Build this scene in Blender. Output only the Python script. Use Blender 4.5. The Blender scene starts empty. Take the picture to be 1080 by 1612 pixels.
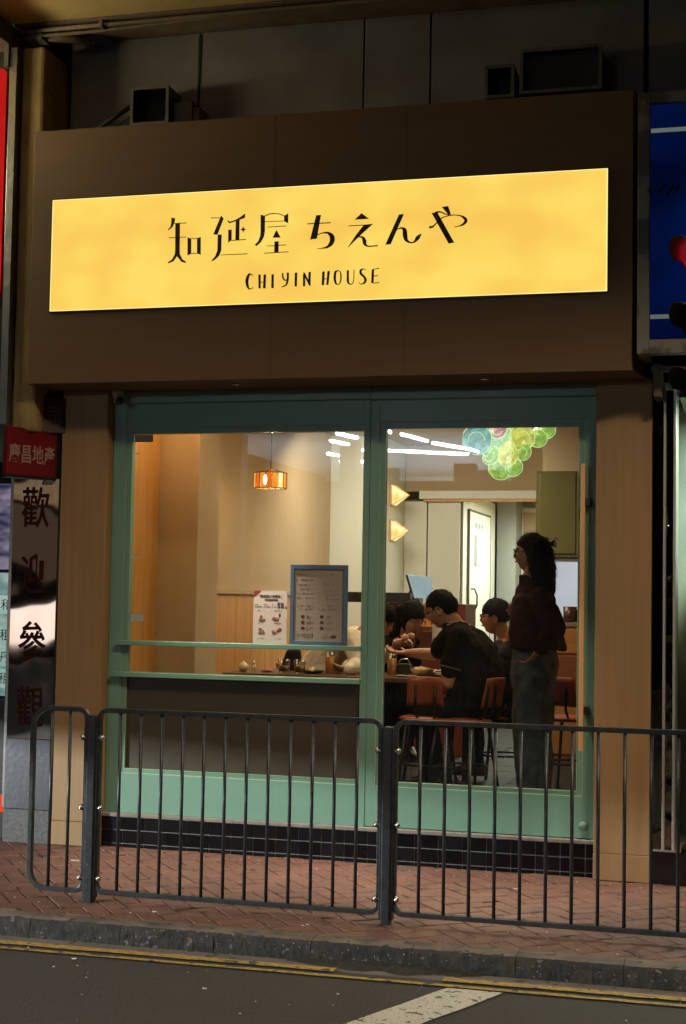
import bpy, bmesh, math, random
from mathutils import Vector, Matrix, noise
from mathutils.geometry import tessellate_polygon
random.seed(7)
sc = bpy.context.scene
R = math.radians

# ------------------------------------------------------------------ camera
cam_d = bpy.data.cameras.new('camera')
cam = bpy.data.objects.new('camera', cam_d)
sc.collection.objects.link(cam)
cam.matrix_world = Matrix(((0.9652, -0.00155, 0.2615, 2.25),
                           (0.26095, -0.05967, -0.96351, -8.2875),
                           (0.0171, 0.99822, -0.05718, 1.5),
                           (0, 0, 0, 1)))
cam_d.sensor_fit = 'HORIZONTAL'
cam_d.sensor_width = 36.0
cam_d.lens = 36.0 * 2360 / 1080
cam_d.clip_start = 0.05
cam_d.clip_end = 400
sc.camera = cam

# ------------------------------------------------------------------ night sky, exposure
w = bpy.data.worlds.new('World'); sc.world = w; w.use_nodes = True
nt = w.node_tree
sky = nt.nodes.new('ShaderNodeTexSky'); sky.sky_type = 'NISHITA'
sky.sun_disc = False; sky.sun_elevation = R(1.0); sky.sun_rotation = R(200)
bg = nt.nodes['Background']; nt.links.new(sky.outputs[0], bg.inputs[0])
bg.inputs[1].default_value = 0.012
sc.view_settings.view_transform = 'Standard'
sc.view_settings.look = 'None'
sc.view_settings.exposure = 0.0
sc.view_settings.gamma = 1.0
sc.view_settings.use_curve_mapping = False
sc.cycles.max_bounces = 8
sc.cycles.transparent_max_bounces = 16
sc.cycles.caustics_reflective = False
sc.cycles.caustics_refractive = False
sc.cycles.sample_clamp_indirect = 3.0

def area(name, loc, to, sx, sy, power, col, spread=180):
    d = bpy.data.lights.new(name, 'AREA'); d.shape = 'RECTANGLE'
    d.size = sx; d.size_y = sy; d.energy = power; d.color = col; d.spread = R(spread)
    o = bpy.data.objects.new(name, d); sc.collection.objects.link(o)
    o.location = loc
    o.rotation_euler = (Vector(to) - Vector(loc)).to_track_quat('-Z', 'Y').to_euler()
    return o
# street lamps over the road and an added, unseen low flood lamp up the street; the lamps they sit in are built further down
STREET_LAMPS = [((-3.6, -4.7, 7.6), 120), ((5.2, -6.2, 7.6), 620)]
for p, e in STREET_LAMPS:
    area('street_lamp_light', p, (p[0] * .35, -1.4, 0), 2.2, 1.1, e, (.95, .96, .96) if p[0] < 0 else (1.0, .78, .50), 170)
FLOOD = Vector((-8.5, -6.6, 1.50))
area('added_flood_light', FLOOD, (0.3, 0, .35), .5, .03, 520, (.93, 1.0, .97), 120)
# room lights of the restaurant (their lamp boxes are built with the ceiling)
area('dining_light', (.25, 2.1, 2.86), (.05, 2.0, 0), 1.6, .9, 36, (1.0, .72, .42))
area('dining_light', (-.5, 3.75, 2.86), (-.5, 5.0, 0), 1.2, .6, 42, (1.0, .92, .74))
area('kitchen_light', (.7, 6.9, 2.5), (.7, 6.9, 0), 1.0, 1.6, 205, (.93, 1.0, .88))
# downlights in the fascia soffit shine on the pavement
for x_ in (-.61, .84):
    d_ = bpy.data.lights.new('downlight_light', 'SPOT'); d_.energy = 300; d_.color = (1, .86, .70); d_.spot_size = R(56); d_.spot_blend = .9; d_.shadow_soft_size = .012
    o_ = bpy.data.objects.new('downlight_light', d_); sc.collection.objects.link(o_); o_.location = (x_, -.15, 2.705); o_.rotation_euler = (R(-3), 0, 0)
area('arcade_fill_light', (-4.6, -23.5, 3.0), (-4.6, -23.6, 4.6), 5.0, 7.0, 1900, (.72, .86, 1.0))  # added light aimed up to brighten the arcade ceiling mirrored in the glass
area('window_fill_light', (-.95, .36, 2.93), (-1.25, .84, 1.5), .5, .12, 9, (1.0, .66, .34))  # lamp added to brighten the pilaster and lining inside the window
area('canopy_fill_light', (-3.3, -1.0, 4.25), (-.6, -.5, 4.93), .8, .3, 46, (1.0, .82, .48))  # added lamp out of view, brightens the canopy soffit

# ------------------------------------------------------------------ helpers
def tag(o, label=None, cat=None, group=None, kind=None):
    if label: o['label'] = label
    if cat: o['category'] = cat
    if group: o['group'] = group
    if kind: o['kind'] = kind
    return o

def empty(name, loc=(0, 0, 0), label=None, cat=None, group=None, rz=0):
    o = bpy.data.objects.new(name, None); sc.collection.objects.link(o)
    o.empty_display_size = .1
    o.location = loc; o.rotation_euler = (0, 0, rz)
    return tag(o, label, cat, group)

class MB:
    """collects shapes, builds one mesh object"""
    def __init__(s): s.v = []; s.f = []; s.sm = []
    def add(s, vs, fs, smooth=False):
        b = len(s.v); s.v += [tuple(p) for p in vs]
        s.f += [tuple(i + b for i in f) for f in fs]; s.sm += [smooth] * len(fs)
        return s
    def box(s, x0, x1, y0, y1, z0, z1, rz=0, c=None):
        vs = [(x, y, z) for x in (x0, x1) for y in (y0, y1) for z in (z0, z1)]
        if rz:
            cx, cy = c if c else ((x0 + x1) / 2, (y0 + y1) / 2)
            vs = [(cx + (x - cx) * math.cos(rz) - (y - cy) * math.sin(rz), cy + (x - cx) * math.sin(rz) + (y - cy) * math.cos(rz), z) for x, y, z in vs]
        return s.add(vs, [(0, 1, 3, 2), (4, 6, 7, 5), (0, 4, 5, 1), (2, 3, 7, 6), (0, 2, 6, 4), (1, 5, 7, 3)])
    def hexa(s, a, b):
        """two quads a (4 pts) and b (4 pts) joined"""
        return s.add(list(a) + list(b), [(3, 2, 1, 0), (4, 5, 6, 7)] + [(i, (i + 1) % 4, (i + 1) % 4 + 4, i + 4) for i in range(4)])
    def tube(s, pts, r, n=10, closed=False, cap=True, flat=None):
        pts = [Vector(p) for p in pts]; m = len(pts); vs = []
        up = None
        for i, p in enumerate(pts):
            if closed: t = pts[(i + 1) % m] - pts[i - 1]
            else: t = pts[min(i + 1, m - 1)] - pts[max(i - 1, 0)]
            t.normalize()
            if up is None: up = Vector((0, 0, 1)) if abs(t.z) < .9 else Vector((0, 1, 0))
            a = t.cross(up).normalized(); b = a.cross(t).normalized(); up = b
            rr = r[i] if isinstance(r, (list, tuple)) else r
            for k in range(n):
                an = 2 * math.pi * k / n
                fa = flat if flat else 1
                vs.append(p + a * math.cos(an) * rr * fa + b * math.sin(an) * rr)
        fs = []
        for i in range(m if closed else m - 1):
            for k in range(n):
                j = (i + 1) % m
                fs.append((i * n + k, i * n + (k + 1) % n, j * n + (k + 1) % n, j * n + k))
        if cap and not closed:
            fs.append(tuple(range(n - 1, -1, -1))); fs.append(tuple((m - 1) * n + k for k in range(n)))
        return s.add(vs, fs, True)
    def lathe(s, prof, c=(0, 0, 0), n=20, ax='Z', smooth=True):
        vs = []
        for r, h in prof:
            for k in range(n):
                a = 2 * math.pi * k / n
                q = (r * math.cos(a), r * math.sin(a), h)
                if ax == 'Y': q = (q[0], h, q[1])
                if ax == 'X': q = (h, q[0], q[1])
                vs.append((q[0] + c[0], q[1] + c[1], q[2] + c[2]))
        fs = [(i * n + k, i * n + (k + 1) % n, (i + 1) * n + (k + 1) % n, (i + 1) * n + k) for i in range(len(prof) - 1) for k in range(n)]
        if prof[0][0] > 1e-5: fs.append(tuple(range(n - 1, -1, -1)))
        if prof[-1][0] > 1e-5: fs.append(tuple((len(prof) - 1) * n + k for k in range(n)))
        return s.add(vs, fs, smooth)
    def ball(s, c, rx, ry=None, rz=None, n=14, m=9):
        ry = ry or rx; rz = rz or rx
        vs = []; fs = []
        for i in range(m + 1):
            t = math.pi * i / m
            for k in range(n):
                a = 2 * math.pi * k / n
                vs.append((c[0] + rx * math.sin(t) * math.cos(a), c[1] + ry * math.sin(t) * math.sin(a), c[2] + rz * math.cos(t)))
        for i in range(m):
            for k in range(n): fs.append((i * n + k, (i + 1) * n + k, (i + 1) * n + (k + 1) % n, i * n + (k + 1) % n))
        return s.add(vs, fs, True)
    def prism(s, poly, y0, y1):
        """poly in XZ, extruded along Y"""
        n = len(poly)
        tr = tessellate_polygon([[Vector((p[0], p[1], 0)) for p in poly]])
        vs = [(p[0], y0, p[1]) for p in poly] + [(p[0], y1, p[1]) for p in poly]
        fs = [tuple(t) for t in tr] + [tuple(i + n for i in reversed(t)) for t in tr]
        fs += [(i, (i + 1) % n, (i + 1) % n + n, i + n) for i in range(n)]
        return s.add(vs, fs)
    def build(s, name, mat, parent=None, bevel=0, loc=None, recalc=True):
        me = bpy.data.meshes.new(name); me.from_pydata(s.v, [], s.f)
        me.polygons.foreach_set('use_smooth', s.sm)
        if recalc:
            bm = bmesh.new(); bm.from_mesh(me)
            bmesh.ops.remove_doubles(bm, verts=bm.verts, dist=1e-6) if any(s.sm) else None
            bmesh.ops.recalc_face_normals(bm, faces=bm.faces); bm.to_mesh(me); bm.free()
        me.materials.append(mat)
        o = bpy.data.objects.new(name, me); sc.collection.objects.link(o)
        if loc: o.location = loc
        if parent is not None: o.parent = parent
        if bevel:
            b = o.modifiers.new('bevel', 'BEVEL'); b.width = bevel; b.segments = 2; b.limit_method = 'ANGLE'; b.angle_limit = R(40)
        return o

def box(name, mat, x0, x1, y0, y1, z0, z1, parent=None, bevel=0.002):
    return MB().box(x0, x1, y0, y1, z0, z1).build(name, mat, parent, bevel)
def struct(o): o['kind'] = 'structure'; return o

def clone(o, loc=None, parent=None):
    c = o.copy(); sc.collection.objects.link(c); c.parent = parent
    if loc is not None: c.location = loc
    for ch in list(o.children): clone(ch, None, c)
    return c

# ------------------------------------------------------------------ materials
def mat(name, col, rough=.6, metal=0, col2=None, scale=6, stretch=(1, 1, 1), bump=0, bscale=None, detail=4,
        spots=None, island=0, emit=None, spec=.5, coat=0, lo=.35, hi=.65, trans=0, roughvar=0):
    m = bpy.data.materials.new(name); m.use_nodes = True
    t = m.node_tree; N = t.nodes; L = t.links; b = N['Principled BSDF']
    b.inputs['Roughness'].default_value = rough; b.inputs['Metallic'].default_value = metal
    b.inputs['Specular IOR Level'].default_value = spec; b.inputs['Coat Weight'].default_value = coat
    b.inputs['Transmission Weight'].default_value = trans
    b.inputs['Base Color'].default_value = (*col, 1)
    tc = N.new('ShaderNodeTexCoord'); mp = N.new('ShaderNodeMapping'); mp.inputs['Scale'].default_value = stretch
    L.new(tc.outputs['Object'], mp.inputs[0])
    out = None
    if col2:
        nz = N.new('ShaderNodeTexNoise'); nz.inputs['Scale'].default_value = scale; nz.inputs['Detail'].default_value = detail
        L.new(mp.outputs[0], nz.inputs['Vector'])
        rp = N.new('ShaderNodeValToRGB'); rp.color_ramp.elements[0].position = lo; rp.color_ramp.elements[1].position = hi
        rp.color_ramp.elements[0].color = (*col, 1); rp.color_ramp.elements[1].color = (*col2, 1)
        L.new(nz.outputs['Fac'], rp.inputs[0]); out = rp.outputs[0]
        if roughvar:
            mr = N.new('ShaderNodeMapRange'); mr.inputs[3].default_value = rough - roughvar; mr.inputs[4].default_value = rough + roughvar
            L.new(nz.outputs['Fac'], mr.inputs[0]); L.new(mr.outputs[0], b.inputs['Roughness'])
    if spots:   # (colour, scale, threshold, amount): small specks
        for scol, ssc, th in spots:
            nz = N.new('ShaderNodeTexNoise'); nz.inputs['Scale'].default_value = ssc; nz.inputs['Detail'].default_value = 2
            L.new(tc.outputs['Object'], nz.inputs['Vector'])
            rp = N.new('ShaderNodeValToRGB'); rp.color_ramp.elements[0].position = th; rp.color_ramp.elements[1].position = th + .03
            L.new(nz.outputs['Fac'], rp.inputs[0])
            mx = N.new('ShaderNodeMix'); mx.data_type = 'RGBA'
            L.new(rp.outputs[0], mx.inputs['Factor'])
            if out: L.new(out, mx.inputs['A'])
            else: mx.inputs['A'].default_value = (*col, 1)
            mx.inputs['B'].default_value = (*scol, 1); out = mx.outputs['Result']
    if island:
        g = N.new('ShaderNodeNewGeometry'); hs = N.new('ShaderNodeHueSaturation')
        oi = N.new('ShaderNodeObjectInfo'); ad = N.new('ShaderNodeMath'); ad.operation = 'ADD'
        L.new(g.outputs['Random Per Island'], ad.inputs[0]); L.new(oi.outputs['Random'], ad.inputs[1])
        fr = N.new('ShaderNodeMath'); fr.operation = 'FRACT'; L.new(ad.outputs[0], fr.inputs[0])
        mr = N.new('ShaderNodeMapRange'); mr.inputs[3].default_value = 1 - island; mr.inputs[4].default_value = 1 + island
        L.new(fr.outputs[0], mr.inputs[0]); L.new(mr.outputs[0], hs.inputs['Value'])
        if out: L.new(out, hs.inputs['Color'])
        else: hs.inputs['Color'].default_value = (*col, 1)
        out = hs.outputs[0]
    if out: L.new(out, b.inputs['Base Color'])
    if bump:
        nb = N.new('ShaderNodeTexNoise'); nb.inputs['Scale'].default_value = bscale or scale * 4; nb.inputs['Detail'].default_value = 5
        L.new(mp.outputs[0], nb.inputs['Vector'])
        bp = N.new('ShaderNodeBump'); bp.inputs['Strength'].default_value = 1; bp.inputs['Distance'].default_value = bump
        L.new(nb.outputs['Fac'], bp.inputs['Height']); L.new(bp.outputs[0], b.inputs['Normal'])
    if emit:
        b.inputs['Emission Color'].default_value = (*emit[0], 1); b.inputs['Emission Strength'].default_value = emit[1]
    return m

def glow(name, c1, c2, strength, scale=2.0, stretch=(1, 1, 1)):
    m = bpy.data.materials.new(name); m.use_nodes = True
    t = m.node_tree; N = t.nodes; L = t.links; N.remove(N['Principled BSDF'])
    e = N.new('ShaderNodeEmission'); e.inputs[1].default_value = strength
    tc = N.new('ShaderNodeTexCoord'); mp = N.new('ShaderNodeMapping'); mp.inputs['Scale'].default_value = stretch
    nz = N.new('ShaderNodeTexNoise'); nz.inputs['Scale'].default_value = scale; nz.inputs['Detail'].default_value = 1.5
    rp = N.new('ShaderNodeValToRGB'); rp.color_ramp.elements[0].position = .36; rp.color_ramp.elements[1].position = .64
    rp.color_ramp.elements[0].color = (*c1, 1); rp.color_ramp.elements[1].color = (*c2, 1)
    L.new(tc.outputs['Object'], mp.inputs[0]); L.new(mp.outputs[0], nz.inputs['Vector']); L.new(nz.outputs['Fac'], rp.inputs[0])
    L.new(rp.outputs[0], e.inputs[0]); L.new(e.outputs[0], N['Material Output'].inputs[0])
    return m

def glass_mat(name, tint=(1, 1, 1), r0=.04, dirt=.0, rough=0.0):
    """thin pane: what is not mirrored goes straight through (Schlick)"""
    m = bpy.data.materials.new(name); m.use_nodes = True
    t = m.node_tree; N = t.nodes; L = t.links; N.remove(N['Principled BSDF'])
    tr = N.new('ShaderNodeBsdfTransparent'); tr.inputs[0].default_value = (*tint, 1)
    gl = N.new('ShaderNodeBsdfGlossy'); gl.inputs['Roughness'].default_value = rough
    g = N.new('ShaderNodeNewGeometry'); dp = N.new('ShaderNodeVectorMath'); dp.operation = 'DOT_PRODUCT'
    L.new(g.outputs['Normal'], dp.inputs[0]); L.new(g.outputs['Incoming'], dp.inputs[1])
    ab = N.new('ShaderNodeMath'); ab.operation = 'ABSOLUTE'; L.new(dp.outputs['Value'], ab.inputs[0])
    om = N.new('ShaderNodeMath'); om.operation = 'SUBTRACT'; om.inputs[0].default_value = 1; L.new(ab.outputs[0], om.inputs[1])
    pw = N.new('ShaderNodeMath'); pw.operation = 'POWER'; pw.inputs[1].default_value = 5; L.new(om.outputs[0], pw.inputs[0])
    ma = N.new('ShaderNodeMath'); ma.operation = 'MULTIPLY_ADD'; ma.inputs[1].default_value = 1 - r0; ma.inputs[2].default_value = r0
    L.new(pw.outputs[0], ma.inputs[0])
    mx = N.new('ShaderNodeMixShader'); L.new(ma.outputs[0], mx.inputs[0]); L.new(tr.outputs[0], mx.inputs[1]); L.new(gl.outputs[0], mx.inputs[2])
    last = mx
    if dirt:
        df = N.new('ShaderNodeBsdfDiffuse'); df.inputs[0].default_value = (.6, .6, .58, 1)
        tc = N.new('ShaderNodeTexCoord'); nz = N.new('ShaderNodeTexNoise'); nz.inputs['Scale'].default_value = 3; nz.inputs['Detail'].default_value = 6
        L.new(tc.outputs['Object'], nz.inputs['Vector'])
        mr = N.new('ShaderNodeMapRange'); mr.inputs[1].default_value = .45; mr.inputs[2].default_value = .8; mr.inputs[3].default_value = dirt * .3; mr.inputs[4].default_value = dirt
        L.new(nz.outputs['Fac'], mr.inputs[0])
        m2 = N.new('ShaderNodeMixShader'); L.new(mr.outputs[0], m2.inputs[0]); L.new(mx.outputs[0], m2.inputs[1]); L.new(df.outputs[0], m2.inputs[2]); last = m2
    L.new(last.outputs[0], N['Material Output'].inputs[0])
    return m

WOOD = mat('light oak laminate', (.31, .19, .085), .55, col2=(.275, .165, .073), scale=3, stretch=(9, 9, .5), bump=.0004, bscale=26)
WOOD2 = mat('brown laminate fascia', (.118, .064, .022), .6, col2=(.105, .056, .019), scale=2.5, stretch=(.5, 6, 6), bump=.0003, bscale=20)
GREEN = mat('mint green painted aluminium', (.165, .315, .24), .38, col2=(.145, .285, .215), scale=2, bump=.00025, bscale=40, spots=[((.42, .5, .44), 42, .775)], roughvar=.1)
PANEL = mat('brown panel', (.062, .046, .022), .5, col2=(.05, .038, .018), scale=5, bump=.0003)
ORANGE = mat('orange oak', (.62, .31, .09), .4, col2=(.52, .24, .06), scale=3, stretch=(8, 8, .6))
TILE = mat('black glazed tile', (.006, .006, .008), .22, island=.4, spec=.2, spots=[((.2, .2, .19), 38, .76)])
GROUT = mat('grey grout', (.24, .235, .23), .9)
STONE = mat('grey stone sill', (.17, .155, .14), .7, col2=(.24, .21, .18), scale=20)
BRICK = mat('red clay paver', (.168, .080, .058), .6, col2=(.135, .066, .048), scale=9, island=.12, bump=.0012, bscale=70, roughvar=.12,
            spots=[((.05, .04, .035), 7, .66), ((.36, .25, .2), 60, .72)])
SAND = mat('dirty joint sand', (.075, .05, .04), .95, bump=.002, bscale=90)
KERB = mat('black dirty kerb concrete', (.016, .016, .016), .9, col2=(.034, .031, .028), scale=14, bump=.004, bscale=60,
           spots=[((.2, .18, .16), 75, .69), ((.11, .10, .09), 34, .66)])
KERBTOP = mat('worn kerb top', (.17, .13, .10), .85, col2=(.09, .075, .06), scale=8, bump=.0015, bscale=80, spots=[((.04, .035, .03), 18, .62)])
ASPH = mat('asphalt', (.034, .030, .026), .82, col2=(.055, .048, .041), scale=130, bump=.003, bscale=160, detail=6, spots=[((.16, .15, .14), 210, .70)])
GUTTER = mat('gutter concrete', (.15, .13, .115), .85, col2=(.10, .09, .08), scale=5, bump=.001, bscale=90, spots=[((.05, .045, .04), 12, .62)])
YELLOW = mat('worn yellow line paint', (.46, .29, .05), .75, col2=(.27, .18, .06), scale=25, bump=.001, bscale=120, spots=[((.07, .06, .05), 14, .60), ((.07, .06, .05), 60, .62)])
WHITE_P = mat('worn white line paint', (.52, .49, .43), .7, bump=.001, bscale=120, spots=[((.10, .09, .08), 22, .62), ((.12, .11, .1), 90, .63)])
RAILM = mat('dark grey painted steel', (.030, .034, .040), .34, .35, col2=(.05, .053, .058), scale=30, bump=.0004, bscale=200,
            spots=[((.42, .42, .42), 90, .76)])
BOLT = mat('zinc bolt', (.6, .6, .6), .28, 1)
CONC = mat('dark grey fibre cement panel', (.17, .165, .15), .85, col2=(.12, .115, .105), scale=3, bump=.0006, bscale=60, spots=[((.2, .12, .06), 5, .75)])
SOFF = mat('yellowed painted soffit', (.52, .41, .17), .75, col2=(.42, .31, .12), scale=3, bump=.0008, bscale=40, spots=[((.06, .03, .015), 9, .74)])
BEAM = mat('grimy beam', (.16, .12, .075), .8, col2=(.10, .075, .045), scale=6, bump=.001)
DUCT = mat('galvanised duct', (.11, .105, .09), .6, .4, col2=(.075, .07, .06), scale=9, bump=.0006)
BLACK = mat('black', (.006, .006, .006), .6)
BLACKP = mat('black plastic', (.012, .012, .013), .35)
DARKWOOD = mat('dark logo brown', (.045, .018, .007), .5)
STEEL = mat('stainless steel', (.55, .55, .55), .22, 1, bump=.0003, bscale=12)
WALLW = mat('beige plaster wall', (.47, .345, .205), .8, col2=(.435, .315, .18), scale=2, bump=.0004)
WALLP = mat('pale greenish white panel', (.70, .70, .60), .5, col2=(.66, .66, .56), scale=1.5)
SIGN_FACE = glow('lit yellow acrylic', (.95, .585, .10), (1.0, .72, .135), 1.0, 3.0, (.8, 1, 1.2))
GLASS = glass_mat('shop window glass', (.96, .98, .97), .05, .008)
# ================================================================== GROUND
KH = .086
struct(box('road', ASPH, -60, 60, -19.0, -2.03, -.30, -KH - .004, bevel=0))
struct(box('gutter', GUTTER, -60, 60, -2.03, -1.90, -.30, -KH, bevel=0))
def strip(name, m, pts, z):
    n = len(pts); return struct(MB().add([(x, y, z) for x, y in pts], [tuple(range(n))]).build(name, m))
def ragged(x0, x1, y0, y1, amp, st=.05):
    a = []; b = []; x = x0
    while x < x1:
        a.append((x, y0 + noise.noise(Vector((x * 9, y0 * 7, 0))) * amp)); b.append((x, y1 + noise.noise(Vector((x * 9, y1 * 7, 3))) * amp)); x += st
    return a, b
def painted(name, m, x0, x1, y0, y1, z, amp=.004):
    a, b = ragged(x0, x1, y0, y1, amp); n = len(a); vs = [(x, y, z) for x, y in a + b]
    return struct(MB().add(vs, [(i, i + 1, n + i + 1, n + i) for i in range(n - 1)]).build(name, m))
painted('yellow_line', YELLOW, -14, .58, -2.055, -1.995, -KH + .004, .010); painted('yellow_line', YELLOW, 1.02, 14, -2.055, -1.995, -KH + .004, .010)
painted('yellow_line', YELLOW, -14, 14, -2.142, -2.108, -KH + .004)
wl = []
for i in range(25):
    t = i / 24; wl.append((1.06 - .96 * t + .008 * noise.noise(Vector((t * 30, 0, 0))), -2.15 - 2.3 * t))
wr = [(x + .235 + .012 * noise.noise(Vector((y * 15, 5, 0))), y) for x, y in wl]
n = len(wl)
struct(MB().add([(x, y, -KH + .0005) for x, y in wl + wr], [(i, i + 1, n + i + 1, n + i) for i in range(n - 1)]).build('white_line', WHITE_P))

DEB = mat('black gutter debris', (.012, .011, .010), .9, col2=(.03, .027, .022), scale=30, bump=.006, bscale=70)
db = MB(); na, nb_ = 40, 8; vs = []; fs = []
for i in range(na + 1):
    for j in range(nb_ + 1):
        u = i / na; v = j / nb_; wd_ = .045 + .12 * math.sin(math.pi * u) ** .8 * (.75 + .4 * noise.noise(Vector((u * 7, 1, 2))))
        vs.append((.30 + .86 * u, -1.885 - wd_ * v, -KH + .006 + .014 * math.sin(math.pi * u) * (1 - v) + .004 * noise.noise(Vector((u * 40, v * 12, 5))) - .012 * v ** 3))
for i in range(na):
    for j in range(nb_): a = i * (nb_ + 1) + j; fs.append((a, a + 1, a + nb_ + 2, a + nb_ + 1))
tag(MB().add(vs, fs, True).build('gutter_debris', DEB), kind='stuff')
# pavement bed with red pavers, each its own part
bed = struct(box('pavement', SAND, -60, 60, -1.76, .6, -.30, -.012, bevel=0))
def clip(poly, axis, val, keep_less):
    out = []
    for i in range(len(poly)):
        a = poly[i]; b = poly[(i + 1) % len(poly)]
        ia = (a[axis] < val) == keep_less; ib = (b[axis] < val) == keep_less
        if ia: out.append(a)
        if ia != ib:
            t = (val - a[axis]) / (b[axis] - a[axis]); out.append((a[0] + (b[0] - a[0]) * t, a[1] + (b[1] - a[1]) * t))
    return out
def inset(poly, d):
    c = (sum(p[0] for p in poly) / len(poly), sum(p[1] for p in poly) / len(poly)); out = []
    n = len(poly)
    for i in range(n):
        p0, p1, p2 = Vector(poly[i - 1]), Vector(poly[i]), Vector(poly[(i + 1) % n])
        e1 = (p1 - p0).normalized(); e2 = (p2 - p1).normalized()
        n1 = Vector((-e1.y, e1.x)); n2 = Vector((-e2.y, e2.x)); den = 1 + n1.dot(n2)
        out.append(tuple(p1 + (n1 + n2) * (d / max(den, .4))))
    return out
bw = .1; c45 = math.cos(R(38)); s45 = math.sin(R(38)); bricks = []
for k in range(-60, 61):
    for m_ in range(-32, 33):
        for hv in (0, 1):
            if hv == 0: x, y, w_, h_ = k + 4 * m_, k, 2, 1
            else: x, y, w_, h_ = k + 4 * m_ + 2, k - 1, 1, 2
            po = [(x, y), (x + w_, y), (x + w_, y + h_), (x, y + h_)]
            po = [((a * c45 - b * s45) * bw + .03, (a * s45 + b * c45) * bw - .9) for a, b in po]
            if min(p[0] for p in po) > 3.4 or max(p[0] for p in po) < -3.4: continue
            po = clip(po, 1, 0.55, True)
            if len(po) > 2: po = clip(po, 1, -1.755, False)
            if len(po) < 3: continue
            ar = abs(sum(po[i][0] * po[(i + 1) % len(po)][1] - po[(i + 1) % len(po)][0] * po[i][1] for i in range(len(po)))) / 2
            if ar < .0012: continue
            bricks.append(po)
def brick_mesh(mb, po):
    dz = random.uniform(-.0035, .0025); tx = random.uniform(-.02, .02); ty = random.uniform(-.02, .02)
    c = (sum(p[0] for p in po) / len(po), sum(p[1] for p in po) / len(po))
    zz = lambda p, z: z + dz + (p[0] - c[0]) * tx + (p[1] - c[1]) * ty
    a = inset(po, .0022); b = inset(po, .0065); n = len(po)
    vs = [(p[0], p[1], -.03) for p in a] + [(p[0], p[1], zz(p, -.005)) for p in a] + [(p[0], p[1], zz(p, 0)) for p in b]
    fs = [(i, (i + 1) % n, n + (i + 1) % n, n + i) for i in range(n)] + [(n + i, n + (i + 1) % n, 2 * n + (i + 1) % n, 2 * n + i) for i in range(n)] + [tuple(range(2 * n, 3 * n))]
    mb.add(vs, fs)
def shown(po):
    cx = sum(p[0] for p in po) / len(po); cy = sum(p[1] for p in po) / len(po)
    lo = -1.15 + (cy + 1.9) * -.34; hi = 2.02 + (cy + 1.9) * -.02
    return cy < .04 and lo - .12 < cx < hi + .12, (cx - .4) ** 2 * .1 + (cy + 1.9) ** 2
vis = sorted([p for p in bricks if shown(p)[0]], key=lambda p: shown(p)[1])
rest = MB()
for i, po in enumerate(vis):
    if i < 300:
        mb = MB(); brick_mesh(mb, po); mb.build('brick', BRICK, bed)
    else: brick_mesh(rest, po)
for po in bricks:
    if not shown(po)[0]: brick_mesh(rest, po)
tag(rest.build('brick', BRICK, bed), kind='stuff')

# kerb stones with a battered black face
kerb = empty('kerb'); struct(kerb)
def kerb_stone(x0, x1, seed):
    # rows run from the back of the top over the arris and down the road face
    prof = [(-1.757, -.25), (-1.757, .001), (-1.80, .003), (-1.845, .002), (-1.868, -.004), (-1.882, -.018), (-1.888, -.04), (-1.892, -.06), (-1.895, -.08), (-1.897, -.105), (-1.897, -.25)]
    nx = 46; vs = []; fs = []
    for j, (y, z) in enumerate(prof):
        for i in range(nx + 1):
            x = x0 + (x1 - x0) * i / nx
            d = noise.noise(Vector((x * 22, y * 30, z * 30 + seed))) * .006 + noise.noise(Vector((x * 70, y * 60, z * 80 + seed))) * .003
            k = 1 if 4 <= j <= 9 else (.25 if 1 < j < 4 else 0)
            vs.append((x, y + d * k, z + (d * .5 * k if j < 6 else 0)))
    m = nx + 1
    for j in range(len(prof) - 1):
        for i in range(nx): fs.append((j * m + i, j * m + i + 1, (j + 1) * m + i + 1, (j + 1) * m + i))
    fs.append(tuple(j * m for j in range(len(prof)))); fs.append(tuple(j * m + nx for j in range(len(prof)))[::-1])
    ob = MB().add(vs, fs, False).build('kerb_stone', KERB, kerb)
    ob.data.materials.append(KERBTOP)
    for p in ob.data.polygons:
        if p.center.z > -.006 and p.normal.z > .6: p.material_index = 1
xk = -3.2; i = 0
while xk < 3.6:
    kerb_stone(xk + .0012, xk + .4488, i * 3.7); xk += .45; i += 1
kb = box('kerb_run', KERB, -60, -3.2, -1.897, -1.757, -.25, 0, kerb); kb2 = box('kerb_run', KERB, xk, 60, -1.897, -1.757, -.25, 0, kerb)

# litter and chewing-gum spots that catch the light
LIT = mat('dirty white paper', (.6, .58, .54), .8)
for i, (x, y, z, s, a, lb) in enumerate([(-1.403, -0.448, 0.001, 0.03, 0.45, 'white paper scrap on the pavement beside the left railing post'), (-0.464, -1.572, 0.001, 0.014, 0.2, 'small pale scrap near the kerb below the middle railing panel'), (-0.578, -2.205, -0.08499999999999999, 0.012, 0.1, 'pale scrap on the asphalt at the lower left'), (0.131, -2.487, -0.08499999999999999, 0.012, 0.1, 'pale scrap on the asphalt under the middle railing panel'), (1.082, -0.411, 0.001, 0.018, 0.8, 'crumpled pale scrap on the pavers below the sliding door')]):
    mb = MB(); n = 7
    vs = [(x + math.cos(2 * math.pi * k / n + a) * s * random.uniform(.5, 1.2), y + math.sin(2 * math.pi * k / n + a) * s * .5 * random.uniform(.5, 1.2), z + random.uniform(.001, .006)) for k in range(n)]
    mb.add(vs + [(p[0], p[1], z) for p in vs], [tuple(range(n)), tuple(range(2 * n - 1, n - 1, -1))] + [(k, (k + 1) % n, n + (k + 1) % n, n + k) for k in range(n)])
    tag(mb.build('paper_scrap', LIT), lb, 'litter')
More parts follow.
